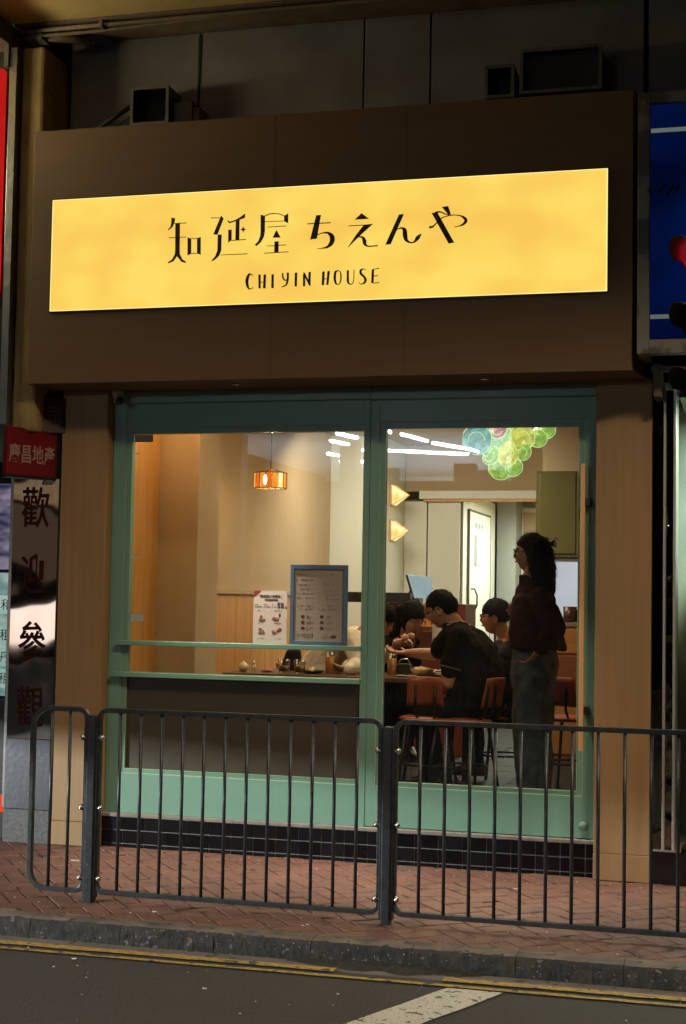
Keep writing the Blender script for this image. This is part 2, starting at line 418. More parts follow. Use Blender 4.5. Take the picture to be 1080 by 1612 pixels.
# pale specks of trodden grit and gum spread over the pavers, kerb and road
grit = MB()
for i in range(190):
    x = random.uniform(-1.9, 2.2); y = random.choice([random.uniform(-1.75, 0), random.uniform(-1.75, -1.3), random.uniform(-.25, -.02), random.uniform(-3.1, -2)])
    z = .0005 if y > -1.8 else -KH - .003
    s = random.uniform(.0015, .005)
    grit.ball((x, y, z), s * random.uniform(.7, 1.6), s, s * .5, 6, 3)
tag(grit.build('grit', LIT), kind='stuff')
LEAF = mat('dead leaf', (.16, .09, .04), .8)

# ================================================================== SHOP BUILDING
shop = empty('shop_building', (0, 0, 0), 'restaurant shopfront clad in brown wood laminate with two pillars under a deep fascia', 'building')
mbf = MB()
mbf.hexa([(-1.849, -.32, 2.723), (1.652, -.32, 2.723), (1.742, .10, 2.723), (-1.849, .10, 2.723)],
         [(-1.849, -.32, 4.233), (1.652, -.32, 4.233), (1.742, .10, 4.233), (-1.849, .10, 4.233)])
fas = mbf.build('fascia', WOOD2, shop, .003)
for xj in (-.35, .42): box('panel_joint', BLACK, xj, xj + .0015, -.3206, -.318, 2.73, 4.23, fas, 0)
def pillar(x0, x1):
    p = box('pillar', WOOD, x0, x1, .0, .5, .145, 2.722, shop, .003)
    s = box('plinth', WOOD, x0 - .001, x1 + .001, -.004, .5, 0.002, .143, p, .003)
    return p
pillar(-1.772, -1.477); pillar(1.437, 1.739)
# downlights set into the fascia soffit
DLM = mat('downlight glass', (.8, .75, .6), .3, emit=((1, .8, .5), 1.2))
for x in (-.61, .84):
    d = MB().lathe([(.026, 2.7225), (.026, 2.714), (.018, 2.7135), (.016, 2.7195)], (x, -.15, 0), 18).build('downlight', STEEL, shop)
    MB().lathe([(.015, 2.7195), (.001, 2.716)], (x, -.15, 0), 14).build('lens', DLM, d)
# black tiled base: every tile a part
base = box('tiled_base', GROUT, -1.476, 1.436, .068, .40, -.02, .178, shop, 0)
x = -1.476; i = 0
TW = .1365; TH = .0785
while x < 1.43:
    z = .177
    for r_ in range(3):
        x1 = min(x + TW - .005, 1.4355)
        z0 = max(z - TH + .005, 0.0)
        if x1 - x > .02:
            MB().box(x, x1, .0625 + random.uniform(-.0008, .0008), .08, z0, z).build('tile', TILE, base, .0012)
        z -= TH
    x += TW; i += 1
sill = box('stone_sill', STONE, -1.476, 1.436, .055, .40, .180, .1985, shop, .002)
# upper wall behind the ducts
panels = [(-1.83, -.978), (-.974, .053), (.057, .453), (.457, 1.679), (1.70, 3.0)]
uw = box('upper_wall', BLACK, -2.3, 6, .161, .169, 2.73, 5.2, shop, 0)
for a, b in panels: box('wall_panel', CONC, a + .003, b - .003, .10 + random.uniform(-.004, .004), .16, 4.10, 4.915, uw, .002)
for a, b, c, d in [(.04, .075, 4.275, 4.325), (-.99, -.925, 4.30, 4.40)]: box('cut_hole', BLACK, a, b, .0925, .11, c, d, uw, 0)
MB().prism([(-.985, 4.90), (-.967, 4.90), (-.974, 4.62), (-.982, 4.45), (-.992, 4.45), (-.985, 4.62)], .094, .099).build('crack', BLACK, uw)

# canopy over the pavement
can = empty('canopy', (0, 0, 0), 'old yellow painted concrete canopy over the pavement above the shop', 'canopy')
box('slab', SOFF, -14, 14, -2.85, -.24, 4.93, 5.25, can, 0)
box('beam', BEAM, -2.05, 3.4, -.235, .16, 4.918, 5.2, can, .004)
box('front_edge', SOFF, -14, 14, -2.92, -2.852, 4.86, 5.27, can, .004)
pp = MB(); pp.tube([(-2.02, -.205, 4.895), (-1.3, -.207, 4.893), (0.2, -.202, 4.896), (3.2, -.205, 4.894)], .013, 10); pp.build('conduit', BEAM, can)
pp = MB(); pp.tube([(-2.02, -.17, 4.875), (-1.62, -.17, 4.873), (-.4, -.168, 4.905), (3.2, -.17, 4.905)], .011, 10); pp.build('conduit', BEAM, can)
box('conduit_clip', BEAM, -1.50, -1.475, -.23, -.15, 4.872, 4.93, can, .002)
box('side_beam', BEAM, -2.30, -2.06, -.8, .3, 4.80, 4.928, can, .004)
jb = empty('junction_box', (-1.949, -0.120, 4.891), 'small grey junction box fixed under the canopy at its left corner', 'junction box')
box('case', CONC, -.06, .055, -.06, .05, -.035, .045, jb, .006)
MB().tube([(.05, -.06, .03), (.075, -.075, .0), (.085, -.06, .04), (.11, -.05, .045)], .007, 8).build('cable', BEAM, jb)
MB().tube([(.055, .0, 0), (.2, .05, -.01), (.32, .1, -.02)], .03, 10).build('pipe', BEAM, jb)

# open duct ends above the fascia
def duct(label, x0, x1, z0, z1, yf, yb, group='duct ends'):
    d = empty('air_duct', ((x0 + x1) / 2, yb, z0), label, 'air duct')
    ox, oy, oz = d.location
    def b(n, m, a0, a1, b0, b1, c0, c1, bv=.002): return box(n, m, a0 - ox, a1 - ox, b0 - oy, b1 - oy, c0 - oz, c1 - oz, d, bv)
    t = .004
    b('side', DUCT, x0, x0 + t, yf + .014, yb, z0, z1); b('side', DUCT, x1 - t, x1, yf + .014, yb, z0, z1)
    b('top', DUCT, x0 + t, x1 - t, yf + .014, yb, z1 - t, z1); b('bottom', DUCT, x0 + t, x1 - t, yf + .014, yb, z0, z0 + t)
    b('back', BLACK, x0 + t, x1 - t, yb - .02, yb, z0 + t, z1 - t)
    f = MB(); g = .016
    for (a0, a1, c0, c1) in [(x0 - .004, x0 + g, z0 - .004, z1 + .004), (x1 - g, x1 + .004, z0 - .004, z1 + .004), (x0 + g, x1 - g, z0 - .004, z0 + g), (x0 + g, x1 - g, z1 - g, z1 + .004)]:
        f.box(a0 - ox, a1 - ox, yf - oy, yf + .013 - oy, c0 - oz, c1 - oz)
    f.build('flange', DUCT, d, .0015)
    b('inner_dark', BLACK, x0 + t, x1 - t, yb - .16 if yb - yf > .2 else yb - .05, yb - .021, z0 + t, z1 - t, 0)
    return d
duct('square open duct end above the left of the fascia beside a black drape', -1.335, -1.095, 4.305, 4.535, -.10, .098)
duct('smallest duct end, square, left of the wide duct above the fascia', .812, .975, 4.318, 4.50, -.10, .098)
duct('widest duct end, a long dark rectangle above the right of the fascia', 1.015, 1.462, 4.322, 4.57, -.12, .098)
tail = empty('duct_tail', (-1.0, .0, 4.3), 'short grey duct stub right of the square duct above the fascia', 'air duct')
box('body', DUCT, -.088, .03, -.03, .098, .01, .15, tail); box('end_cap', BEAM, .032, .07, -.01, .098, .03, .12, tail)
# black drape hanging from the duct down to the fascia
dr = MB(); nU = 18; nV = 6; vs = []; fs = []
for i in range(nU + 1):
    u = i / nU; x = -1.70 + .36 * u
    zt = 4.24 + .20 * (u ** .8) * 1.0 - .02 * math.sin(u * 3.14); zb = 4.236 + .05 * u
    for j in range(nV + 1):
        v = j / nV; vs.append((x, .02 + .02 * noise.noise(Vector((u * 6, v * 3, 2))) - .05 * v, zt + (zb - zt) * v))
for i in range(nU):
    for j in range(nV): a = i * (nV + 1) + j; fs.append((a, a + 1, a + nV + 2, a + nV + 1))
o = MB().add(vs, fs, True).build('black_drape', BLACK); sm = o.modifiers.new('thick', 'SOLIDIFY'); sm.thickness = .004
tag(o, 'black cloth drape sagging from the square duct to the fascia top', 'drape')
MB().tube([(-1.76, -.06, 4.240), (-1.6, -.09, 4.275), (-1.45, -.09, 4.36), (-1.34, -.08, 4.43)], .014, 8).build('drape_cord', BLACK, o)
MB().tube([(-1.64, -.05, 4.245), (-1.5, -.06, 4.27), (-1.345, -.06, 4.335)], .009, 8).build('drape_cord', DUCT, o)

# ================================================================== LIT SIGN
sign = empty('shop_sign', (0, -.32, 3.146), 'long glowing yellow shop sign with brown lettering on the fascia', 'sign')
box('light_panel', SIGN_FACE, -1.714, 1.521, -.013, -.001, .002, .664, sign, .001)
ED = glow('bright edge of lit acrylic', (1, .78, .26), (1, .84, .34), 1.25, 3)
edg = MB()
edg.box(-1.713, -1.708, -.0138, -.0132, .003, .663); edg.box(1.5145, 1.520, -.0138, -.0132, .003, .663); edg.box(-1.7075, 1.514, -.0138, -.0132, .003, .0065); edg.box(-1.7075, 1.514, -.0138, -.0132, .6595, .663)
edg.build('lit_edge', ED, sign)
trim = MB()
trim.box(-1.718, -1.7145, -.012, 0, -.003, .668); trim.box(1.5215, 1.526, -.012, 0, -.003, .668)
trim.box(-1.7145, 1.5215, -.012, 0, -.003, .0015); trim.box(-1.7145, 1.5215, -.012, 0, .6645, .668)
trim.build('trim', BLACKP, sign)
LOGO = {
 'zhi': [[1,-962,3666,-962,3661,-961,3656,-961,3651,-961,3647,-961,3643,-961,3638,-962,3632,-963,3627,-964,3622,-965,3617,-967,3613,-970,3609,-974,3606,-978,3602,-981,3598,-978,3595,-974,3598,-969,3601,-965,3604,-960,3607,-956,3611,-952,3616,-949,3622,-946,3627,-944,3633,-942,3638,-941,3644,-940,3649,-940,3654,-940,3659,-939,3663],[1,-940,3630,-869,3630,-869,3634,-940,3634],[1,-974,3548,-867,3548,-867,3551,-974,3552],[0,-936,3630,-908,3629,-906,3474,-904,3451,-888,3422,-864,3406,-869,3400,-893,3407,-922,3441,-942,3413,-973,3402,-978,3406,-952,3423,-935,3452,-933,3475],[0,-859,3547,-837,3539,-835,3453,-857,3442],[0,-801,3539,-779,3546,-777,3442,-799,3453],[1,-839,3542,-835,3541,-831,3539,-827,3538,-823,3537,-819,3536,-815,3536,-811,3537,-807,3538,-803,3538,-799,3539,-800,3543,-804,3542,-808,3541,-812,3540,-815,3540,-819,3540,-823,3540,-827,3541,-830,3543,-834,3544,-838,3545],[1,-836,3449,-832,3449,-828,3450,-824,3451,-821,3451,-817,3451,-813,3451,-809,3451,-805,3450,-802,3449,-798,3449,-797,3452,-801,3453,-805,3453,-809,3454,-813,3455,-817,3455,-821,3455,-825,3454,-829,3453,-833,3453,-837,3452]],
 'yan': [[1,-719,3652,-656,3649,-656,3652,-719,3656],[0,-658,3664,-643,3646,-678,3555,-703,3557],[0,-676,3555,-653,3554,-653,3463,-665,3433,-687,3413,-709,3402,-711,3405,-688,3431,-676,3464],[1,-656,3435,-495,3434,-495,3438,-656,3438],[0,-514,3669,-515,3644,-563,3629,-606,3617,-615,3623,-619,3636,-615,3635,-606,3625,-574,3633,-542,3649],[0,-569,3629,-547,3635,-546,3519,-569,3519],[0,-613,3579,-593,3580,-592,3520,-612,3506],[1,-594,3515,-506,3517,-506,3521,-594,3519],[0,-524,3596,-519,3583,-506,3577,-519,3572,-523,3558,-528,3572,-541,3578,-528,3583]],
 'wu': [[0,-421,3657,-395,3649,-394,3558,-400,3528,-418,3498,-441,3479,-453,3484,-432,3505,-421,3533,-419,3557],[1,-396,3645,-391,3648,-385,3650,-380,3652,-374,3654,-369,3656,-363,3657,-357,3657,-350,3657,-344,3657,-338,3657,-331,3656,-325,3656,-318,3655,-312,3653,-306,3652,-301,3650,-296,3647,-291,3645,-286,3642,-280,3639,-278,3643,-284,3646,-289,3649,-294,3651,-299,3654,-305,3656,-311,3658,-318,3659,-325,3660,-331,3661,-338,3661,-344,3662,-351,3662,-357,3662,-364,3661,-370,3660,-376,3659,-382,3656,-387,3654,-393,3652,-398,3649],[0,-281,3643,-258,3656,-257,3600,-281,3612],[1,-397,3614,-279,3612,-279,3615,-397,3617],[1,-379,3582,-267,3583,-268,3587,-380,3585],[0,-325,3565,-300,3520,-347,3522],[1,-379,3474,-269,3475,-269,3479,-379,3477],[0,-335,3499,-311,3500,-311,3437,-336,3436],[1,-394,3433,-252,3435,-252,3439,-394,3437]],
 'C': [[1,-456,3306,-458,3308,-459,3311,-461,3313,-463,3316,-466,3318,-468,3320,-472,3322,-477,3324,-482,3324,-488,3321,-492,3315,-497,3308,-500,3300,-503,3291,-504,3281,-503,3272,-501,3262,-498,3252,-494,3244,-489,3237,-484,3233,-478,3231,-472,3232,-468,3233,-464,3234,-461,3235,-459,3238,-458,3240,-456,3243,-455,3245,-457,3246,-459,3244,-460,3242,-462,3239,-463,3238,-465,3237,-469,3237,-473,3237,-476,3238,-479,3240,-481,3243,-482,3248,-484,3255,-485,3264,-486,3272,-486,3280,-485,3287,-484,3294,-482,3302,-480,3308,-478,3313,-477,3314,-476,3315,-474,3315,-471,3315,-468,3314,-465,3313,-464,3311,-462,3309,-460,3307,-458,3304]],
 'H': [[0,-427,3314,-414,3314,-412,3235,-425,3236],[0,-396,3313,-382,3313,-383,3234,-398,3235],[1,-414,3266,-412,3267,-410,3268,-408,3269,-407,3270,-406,3270,-404,3270,-402,3269,-400,3268,-398,3266,-395,3265,-394,3267,-396,3268,-398,3270,-401,3272,-403,3273,-406,3273,-408,3273,-410,3272,-412,3270,-414,3269,-415,3268]],
 'I': [[0,-349,3313,-336,3312,-335,3234,-349,3235]],
 'Y': [[1,-287,3318,-287,3313,-287,3308,-287,3303,-287,3298,-286,3293,-284,3288,-282,3283,-279,3279,-276,3275,-271,3273,-267,3272,-263,3274,-259,3276,-256,3278,-253,3280,-255,3283,-259,3282,-262,3280,-265,3279,-268,3279,-269,3279,-270,3280,-272,3283,-274,3287,-276,3291,-277,3295,-278,3299,-279,3303,-279,3308,-280,3313,-280,3318],[1,-259,3319,-259,3311,-259,3303,-258,3295,-259,3287,-259,3281,-260,3274,-261,3267,-262,3262,-263,3256,-266,3252,-269,3249,-273,3246,-278,3244,-284,3242,-289,3239,-288,3236,-282,3238,-276,3239,-270,3241,-264,3243,-259,3247,-255,3252,-252,3258,-250,3265,-249,3272,-247,3279,-247,3286,-247,3294,-247,3302,-247,3311,-247,3318]],
 'I2': [[0,-212,3316,-198,3317,-199,3238,-212,3239]],
 'N': [[0,-164,3304,-152,3310,-150,3237,-163,3238],[0,-132,3316,-119,3318,-119,3236,-133,3249],[0,-162,3318,-153,3312,-119,3248,-119,3236,-128,3242,-161,3304]],
 'chi': [[1,-144,3588,-9,3588,-9,3593,-144,3593],[0,-93,3637,-66,3637,-87,3504,-126,3501],[1,-86,3520,-81,3523,-76,3525,-71,3528,-66,3530,-60,3531,-53,3532,-45,3532,-38,3531,-31,3530,-26,3528,-21,3524,-18,3520,-15,3515,-13,3511,-12,3508,-11,3504,-11,3500,-11,3495,-11,3490,-12,3486,-13,3481,-16,3476,-19,3471,-22,3465,-26,3461,-31,3458,-36,3456,-42,3454,-48,3452,-54,3451,-60,3450,-66,3449,-71,3449,-76,3449,-82,3449,-82,3446,-76,3446,-71,3446,-65,3445,-59,3446,-54,3446,-47,3446,-40,3446,-33,3446,-26,3447,-19,3450,-12,3453,-5,3457,2,3462,7,3468,12,3475,15,3483,17,3491,17,3500,16,3508,12,3517,7,3524,1,3530,-7,3534,-14,3537,-22,3540,-30,3540,-38,3540,-46,3539,-54,3537,-61,3536,-67,3534,-73,3532,-78,3529,-83,3526,-88,3524]],
 'e': [[0,169,3635,212,3602,131,3601],[1,96,3565,200,3566,200,3570,96,3569],[0,184,3569,235,3572,173,3519,92,3444,140,3515],[1,133,3494,137,3496,142,3498,146,3499,150,3500,154,3501,159,3500,163,3499,168,3497,172,3495,174,3493,175,3491,175,3488,176,3485,176,3481,177,3478,178,3475,178,3472,179,3468,181,3462,184,3457,188,3453,192,3450,198,3447,204,3446,211,3444,220,3444,230,3444,242,3444,253,3445,264,3445,264,3452,253,3451,241,3450,230,3450,220,3450,212,3451,206,3453,203,3456,201,3459,200,3462,199,3465,199,3467,199,3469,199,3473,199,3478,198,3483,196,3487,193,3491,190,3496,186,3500,181,3504,176,3505,170,3506,164,3506,159,3506,154,3505,149,3504,144,3503,140,3501,136,3499,132,3497]],
 'n': [[0,383,3617,410,3618,338,3453,308,3452],[1,364,3524,368,3527,371,3529,374,3532,377,3534,381,3535,385,3536,389,3537,393,3537,396,3537,399,3535,402,3533,404,3531,405,3528,405,3526,405,3524,405,3522,405,3517,405,3511,405,3505,406,3498,407,3492,409,3487,411,3480,414,3474,418,3468,424,3463,430,3460,436,3457,442,3455,448,3454,453,3453,458,3453,464,3454,469,3455,475,3456,481,3460,486,3464,491,3468,496,3472,499,3476,502,3481,505,3486,507,3492,509,3497,511,3503,509,3504,504,3502,498,3499,493,3497,488,3494,483,3490,479,3485,476,3479,474,3473,472,3468,470,3465,466,3462,462,3461,458,3460,453,3460,449,3462,445,3464,441,3467,438,3471,435,3475,434,3478,433,3481,433,3485,433,3490,432,3495,432,3500,431,3505,431,3511,430,3518,429,3525,426,3532,422,3537,416,3541,411,3543,406,3544,401,3545,396,3545,391,3544,387,3543,383,3541,379,3539,375,3537,372,3535,369,3532,366,3529,363,3527]],
 'ya': [[0,566,3616,599,3617,694,3446,663,3442],[1,554,3531,558,3531,561,3531,565,3532,570,3533,574,3534,578,3537,581,3540,584,3544,588,3548,592,3552,598,3558,604,3565,610,3572,617,3578,625,3583,633,3587,642,3590,652,3592,661,3594,671,3595,681,3596,691,3596,700,3596,709,3594,717,3593,724,3590,730,3587,735,3583,739,3579,742,3575,745,3572,748,3569,749,3567,749,3565,750,3565,749,3563,748,3560,746,3557,743,3553,740,3550,736,3547,732,3544,728,3542,723,3540,718,3538,713,3537,709,3536,704,3535,699,3535,694,3534,695,3530,699,3531,704,3532,709,3532,714,3533,719,3534,725,3534,730,3535,736,3536,741,3538,747,3540,751,3543,756,3547,761,3551,764,3556,766,3562,766,3568,763,3574,760,3579,755,3583,751,3586,746,3589,740,3592,733,3594,726,3596,718,3598,710,3599,700,3600,690,3601,680,3601,670,3600,660,3599,650,3597,640,3594,631,3591,622,3587,614,3582,607,3575,600,3568,594,3562,588,3557,583,3553,579,3549,576,3547,572,3545,569,3544,566,3543,563,3543,560,3544,557,3544,553,3544],[0,623,3646,658,3650,674,3603,661,3600],[1,586,3612,592,3613,597,3614,603,3615,608,3616,613,3616,618,3615,624,3612,630,3609,636,3606,641,3604,646,3603,651,3602,655,3601,659,3600,663,3600,663,3604,659,3605,655,3606,651,3607,647,3608,643,3609,638,3612,632,3615,627,3618,620,3621,614,3623,607,3624,601,3624,595,3623,589,3622,584,3621]],
 'H2': [[0,-52,3316,-38,3317,-40,3241,-54,3239],[0,-22,3317,-8,3318,-15,3240,-27,3240],[1,-40,3270,-38,3271,-37,3272,-35,3273,-34,3274,-33,3274,-32,3274,-30,3273,-28,3272,-26,3271,-24,3270,-22,3273,-24,3274,-26,3275,-28,3276,-31,3277,-33,3278,-35,3277,-37,3276,-39,3275,-40,3274,-42,3273]],
 'O': [[1,39,3320,35,3320,32,3320,28,3320,23,3318,19,3314,17,3308,15,3300,15,3293,14,3285,14,3278,15,3271,16,3264,18,3258,19,3252,22,3247,25,3243,28,3240,32,3238,36,3238,39,3238,42,3238,45,3239,48,3240,51,3243,54,3246,56,3251,58,3256,59,3263,60,3269,61,3276,60,3283,60,3291,59,3298,57,3305,55,3311,52,3315,49,3317,46,3318,43,3319,40,3320,39,3316,41,3315,44,3314,47,3313,48,3311,50,3309,51,3304,52,3298,52,3290,53,3283,53,3276,53,3270,52,3264,51,3258,50,3253,49,3249,47,3246,45,3244,43,3242,41,3241,39,3241,37,3242,35,3244,34,3245,33,3248,32,3250,31,3254,30,3259,29,3265,28,3271,28,3277,28,3284,28,3291,29,3298,29,3304,30,3308,31,3310,32,3312,34,3313,37,3314,40,3316]],
 'U': [[1,90,3318,90,3310,90,3302,90,3294,90,3287,90,3280,90,3273,90,3266,90,3260,91,3254,93,3249,96,3244,99,3241,103,3238,106,3237,110,3236,113,3236,117,3236,121,3238,124,3240,127,3243,129,3246,130,3250,131,3255,132,3261,132,3268,133,3277,133,3287,133,3297,133,3308,134,3319,130,3319,129,3309,129,3298,129,3287,129,3277,129,3269,128,3262,127,3256,126,3252,125,3248,123,3245,121,3243,119,3241,116,3241,113,3241,111,3241,109,3243,107,3244,106,3247,105,3249,104,3252,103,3256,103,3261,103,3266,103,3273,102,3279,102,3286,102,3294,102,3301,102,3309,102,3317]],
 'S': [[1,201,3315,198,3316,195,3319,193,3321,190,3322,186,3324,182,3324,178,3324,174,3323,169,3321,166,3318,163,3314,162,3309,162,3304,163,3298,165,3293,169,3287,174,3283,179,3279,183,3275,186,3272,188,3269,189,3265,190,3262,191,3259,191,3257,191,3255,190,3252,189,3249,187,3246,185,3244,183,3242,180,3241,177,3240,173,3240,171,3240,168,3241,166,3242,164,3245,162,3247,159,3249,157,3247,159,3245,162,3243,164,3240,166,3238,170,3236,173,3235,177,3235,182,3235,186,3236,190,3237,194,3239,197,3242,201,3246,203,3250,205,3255,205,3260,204,3265,202,3270,199,3275,196,3279,192,3284,187,3288,183,3292,179,3296,177,3298,176,3301,175,3304,175,3307,176,3310,176,3311,176,3313,178,3315,181,3317,184,3319,186,3320,189,3319,191,3318,194,3316,196,3314,199,3312]],
 'E': [[0,233,3317,246,3317,244,3240,231,3240],[1,243,3315,276,3319,275,3323,242,3319],[1,244,3277,269,3279,268,3283,243,3281],[1,242,3238,276,3239,276,3243,242,3242]],
}

for k in LOGO:
    mb = MB()
    for p in LOGO[k]:
        pts = [(p[i] / 1000, p[i + 1] / 1000 - 3.146) for i in range(1, len(p), 2)]
        y0, y1 = -.0165, -.0132
        if p[0] == 0: mb.prism(pts, y0, y1)
        else:
            h = len(pts) // 2; A = pts[:h]; B = pts[h:][::-1]; vs = []
            for a, b in zip(A, B): vs += [(a[0], y0, a[1]), (b[0], y0, b[1]), (a[0], y1, a[1]), (b[0], y1, b[1])]
            fs = []
            for i in range(h - 1):
                c = i * 4; e = c + 4
                fs += [(c, c + 1, e + 1, e), (c + 2, e + 2, e + 3, c + 3), (c, e, e + 2, c + 2), (c + 1, c + 3, e + 3, e + 1)]
            fs += [(0, 2, 3, 1), (4 * h - 4, 4 * h - 3, 4 * h - 1, 4 * h - 2)]
            mb.add(vs, fs)
    mb.build('letter', DARKWOOD, sign)

# ================================================================== SHOP WINDOW (left) AND SLIDING DOOR (right)
YF = .094
win = empty('shop_window', (0, YF, .2), 'wide fixed shop window in mint green frame with brown panel below', 'window')
def fb(n, m, x0, x1, y0, y1, z0, z1, par, bv=.002): return box(n, m, x0, x1, y0 - YF, y1 - YF, z0 - .2, z1 - .2, par, bv)
fb('frame', GREEN, -1.4755, -1.392, YF, .16, .199, 2.65, win)       # left stile
fb('frame', GREEN, .096, .131, YF, .16, .199, 2.65, win)            # right stile
fb('frame', GREEN, -1.392, .096, YF, .16, 2.505, 2.65, win)
fb('frame', GREEN, -1.392, .096, YF, .16, .199, .432, win)
fb('bead', GREEN, -1.3915, -1.356, .103, .155, .4325, 2.5045, win, .0015)
fb('bead', GREEN, -1.3555, .0955, .103, .155, 2.470, 2.5045, win, .0015)
fb('bead', GREEN, -1.3555, .0955, .103, .155, .4325, .4615, win, .0015)
fb('rail', GREEN, -1.400, .100, .045, .154, 1.197, 1.223, win, .0025)
fb('rail', GREEN, -1.420, .100, .040, .154, 1.008, 1.036, win, .0025)
fb('lower_panel', PANEL, -1.3555, .0955, .122, .15, .462, 1.0075, win, .001)
fb('pane', GLASS, -1.3555, .0955, .124, .130, 1.0365, 1.1965, win, 0)
fb('pane', GLASS, -1.3555, .0955, .124, .130, 1.2235, 2.4695, win, 0)
hd = fb('head_mould', GREEN, -1.4755, .1345, .066, .16, 2.651, 2.7215, win, .004)
GLINT = mat('pale gasket', (.42, .52, .32), .45)  # pale strips that paint the light caught on the bead edges
def bead_glint(par, x0, x1, z0, z1, y):
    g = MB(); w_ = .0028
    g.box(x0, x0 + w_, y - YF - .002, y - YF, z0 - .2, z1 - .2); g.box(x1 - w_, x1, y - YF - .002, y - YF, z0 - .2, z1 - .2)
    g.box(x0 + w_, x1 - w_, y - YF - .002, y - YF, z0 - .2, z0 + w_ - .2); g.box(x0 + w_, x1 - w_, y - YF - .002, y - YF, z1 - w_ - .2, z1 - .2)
    g.build('bead_glint', GLINT, par)
bead_glint(win, -1.3915, .0955, .4330, 2.504, YF + .003); bead_glint(win, -1.3585, .0950, .4600, 1.006, .1025)
LBLM = mat('pale sticker', (.75, .66, .58), .6)
fb('sticker', LBLM, -1.352, -1.235, .132, .134, 2.423, 2.467, win, 0); fb('sticker', LBLM, -1.352, -1.272, .132, .134, 1.335, 1.385, win, 0)
fb('sticker_edge', LBLM, -1.352, -1.318, .132, .134, 2.350, 2.356, win, 0); fb('sticker_edge', LBLM, -1.352, -1.30, .132, .134, 1.725, 1.731, win, 0)
door = empty('sliding_door', (0.13, YF, .2), 'mint green framed glass sliding door with long wooden pull on the right', 'door')
door.location = (0, YF, .2)
DF = YF + .0035
fb('frame', GREEN, .1325, .187, DF, .155, .203, 2.646, door)
fb('frame', GREEN, 1.366, 1.432, DF, .155, .203, 2.646, door)
fb('frame', GREEN, .187, 1.366, DF, .155, 2.518, 2.646, door)
fb('frame', GREEN, .187, 1.366, DF, .155, .203, .430, door)
fb('bead', GREEN, .1875, .224, .106, .150, .4305, 2.5175, door, .0015)
fb('bead', GREEN, 1.331, 1.3655, .106, .150, .4305, 2.5175, door, .0015)
fb('bead', GREEN, .2245, 1.3305, .106, .150, 2.481, 2.5175, door, .0015)
fb('bead', GREEN, .2245, 1.3305, .106, .150, .4305, .457, door, .0015)
fb('pane', GLASS, .2245, 1.3305, .124, .130, .4575, 2.4805, door, 0)
fb('head_mould', GREEN, .1355, 1.4355, .070, .16, 2.648, 2.7215, door, .004)
PULL = mat('pale ash pull handle', (.72, .42, .19), .4, col2=(.62, .34, .14), scale=3, stretch=(9, 9, .5))
hn = fb('handle', PULL, 1.352, 1.378, .002, .040, .69, 2.262, door, .003)
for z in (2.03, .885):
    fb('handle_bracket', BLACKP, 1.372, 1.402, .018, .096, z, z + .042, door, .002)
MB().lathe([(.001, 0), (.022, 0), (.024, .004), (.02, .008)], (1.372, DF - YF - .009, .072), 18, 'Y').build('floor_lock', GREEN, door)

bead_glint(door, .1875, 1.3655, .4310, 2.517, YF + .006); bead_glint(door, .2220, 1.3330, .4560, 2.4815, .1055)
# framed menu and price poster standing on the window ledge
BLUEF = mat('blue grey picture frame', (.07, .13, .22), .4)
PAPERD = mat('dim paper', (.30, .25, .21), .7); PAPERW = mat('white paper', (.56, .50, .46), .7)
INK = mat('brown ink', (.07, .03, .025), .7); FOOD = mat('printed food', (.16, .07, .04), .7, col2=(.28, .16, .07), scale=60)
INKL = mat('pale ink', (.19, .145, .12), .7)
FONT_OK = True
def text(body, size, loc, m, parent, name='lettering', depth=.0006, align='CENTER', rot=(R(90), 0, 0), sx=1.0, bold=0):
    c = bpy.data.curves.new('t', 'FONT'); c.body = body; c.size = size; c.extrude = depth; c.align_x = align; c.offset = bold
    c.resolution_u = 3
    o = bpy.data.objects.new('t', c); sc.collection.objects.link(o)
    dg = bpy.context.evaluated_depsgraph_get(); me = bpy.data.meshes.new_from_object(o.evaluated_get(dg))
    bpy.data.objects.remove(o); bpy.data.curves.remove(c)
    me.materials.clear(); me.materials.append(m); me.name = name
    p = bpy.data.objects.new(name, me); sc.collection.objects.link(p)
    p.location = loc; p.rotation_euler = rot; p.scale = (sx, 1, 1); p.parent = parent
    return p
menu = empty('framed_menu', (-.155, .075, 1.2245), 'tall menu board in blue grey frame standing on the window rail', 'menu board')
fr = MB()
for a in [(-.172, -.150, 0, .464), (.148, .170, 0, .464), (-.150, .148, 0, .022), (-.150, .148, .440, .464)]: fr.box(a[0], a[1], -.012, .016, a[2], a[3])
fr.build('frame', BLUEF, menu, .0015)
box('sheet', PAPERD, -.1495, .1475, -.002, .004, .0225, .4395, menu, 0)
mb = MB(); mc = MB()
def scribble(mb, x0, x1, z, h, y, dens=.8):
    x = x0
    while x < x1:
        w_ = random.uniform(.003, .009)
        if random.random() < dens: mb.box(x, min(x + w_, x1), y, y + .001, z + random.uniform(0, h * .2), z + h)
        x += w_ + .0025
for z in (.405, .375, .345, .322, .295, .27): scribble(mb, -.135, -.02 - random.uniform(0, .04), z, .007, -.0035, .6)
for z in (.40, .36, .34, .31, .285, .262): scribble(mb, .03, .10 + random.uniform(0, .03), z, .007, -.0035, .5)
for z in (.225, .205, .058, .045): scribble(mb, -.13, -.04, z, .006, -.0035, .7); scribble(mb, .02, .11, z, .006, -.0035, .5)
for r_ in range(3):
    for cx in (-.095, .02):
        z = .165 - r_ * .033
        mc.ball((cx, -.003, z), .012, .001, .010, 8, 5); scribble(mb, cx + .022, cx + .06, z, .005, -.0035); scribble(mb, cx + .022, cx + .05, z - .009, .004, -.0035)
mc.ball((.09, -.003, .05), .018, .001, .009, 8, 5); mc.box(-.04, -.034, -.0035, -.002, .045, .068)
tag(mb.build('menu_print', INKL, menu), kind='stuff'); mc.build('dish_picture', INK, menu)
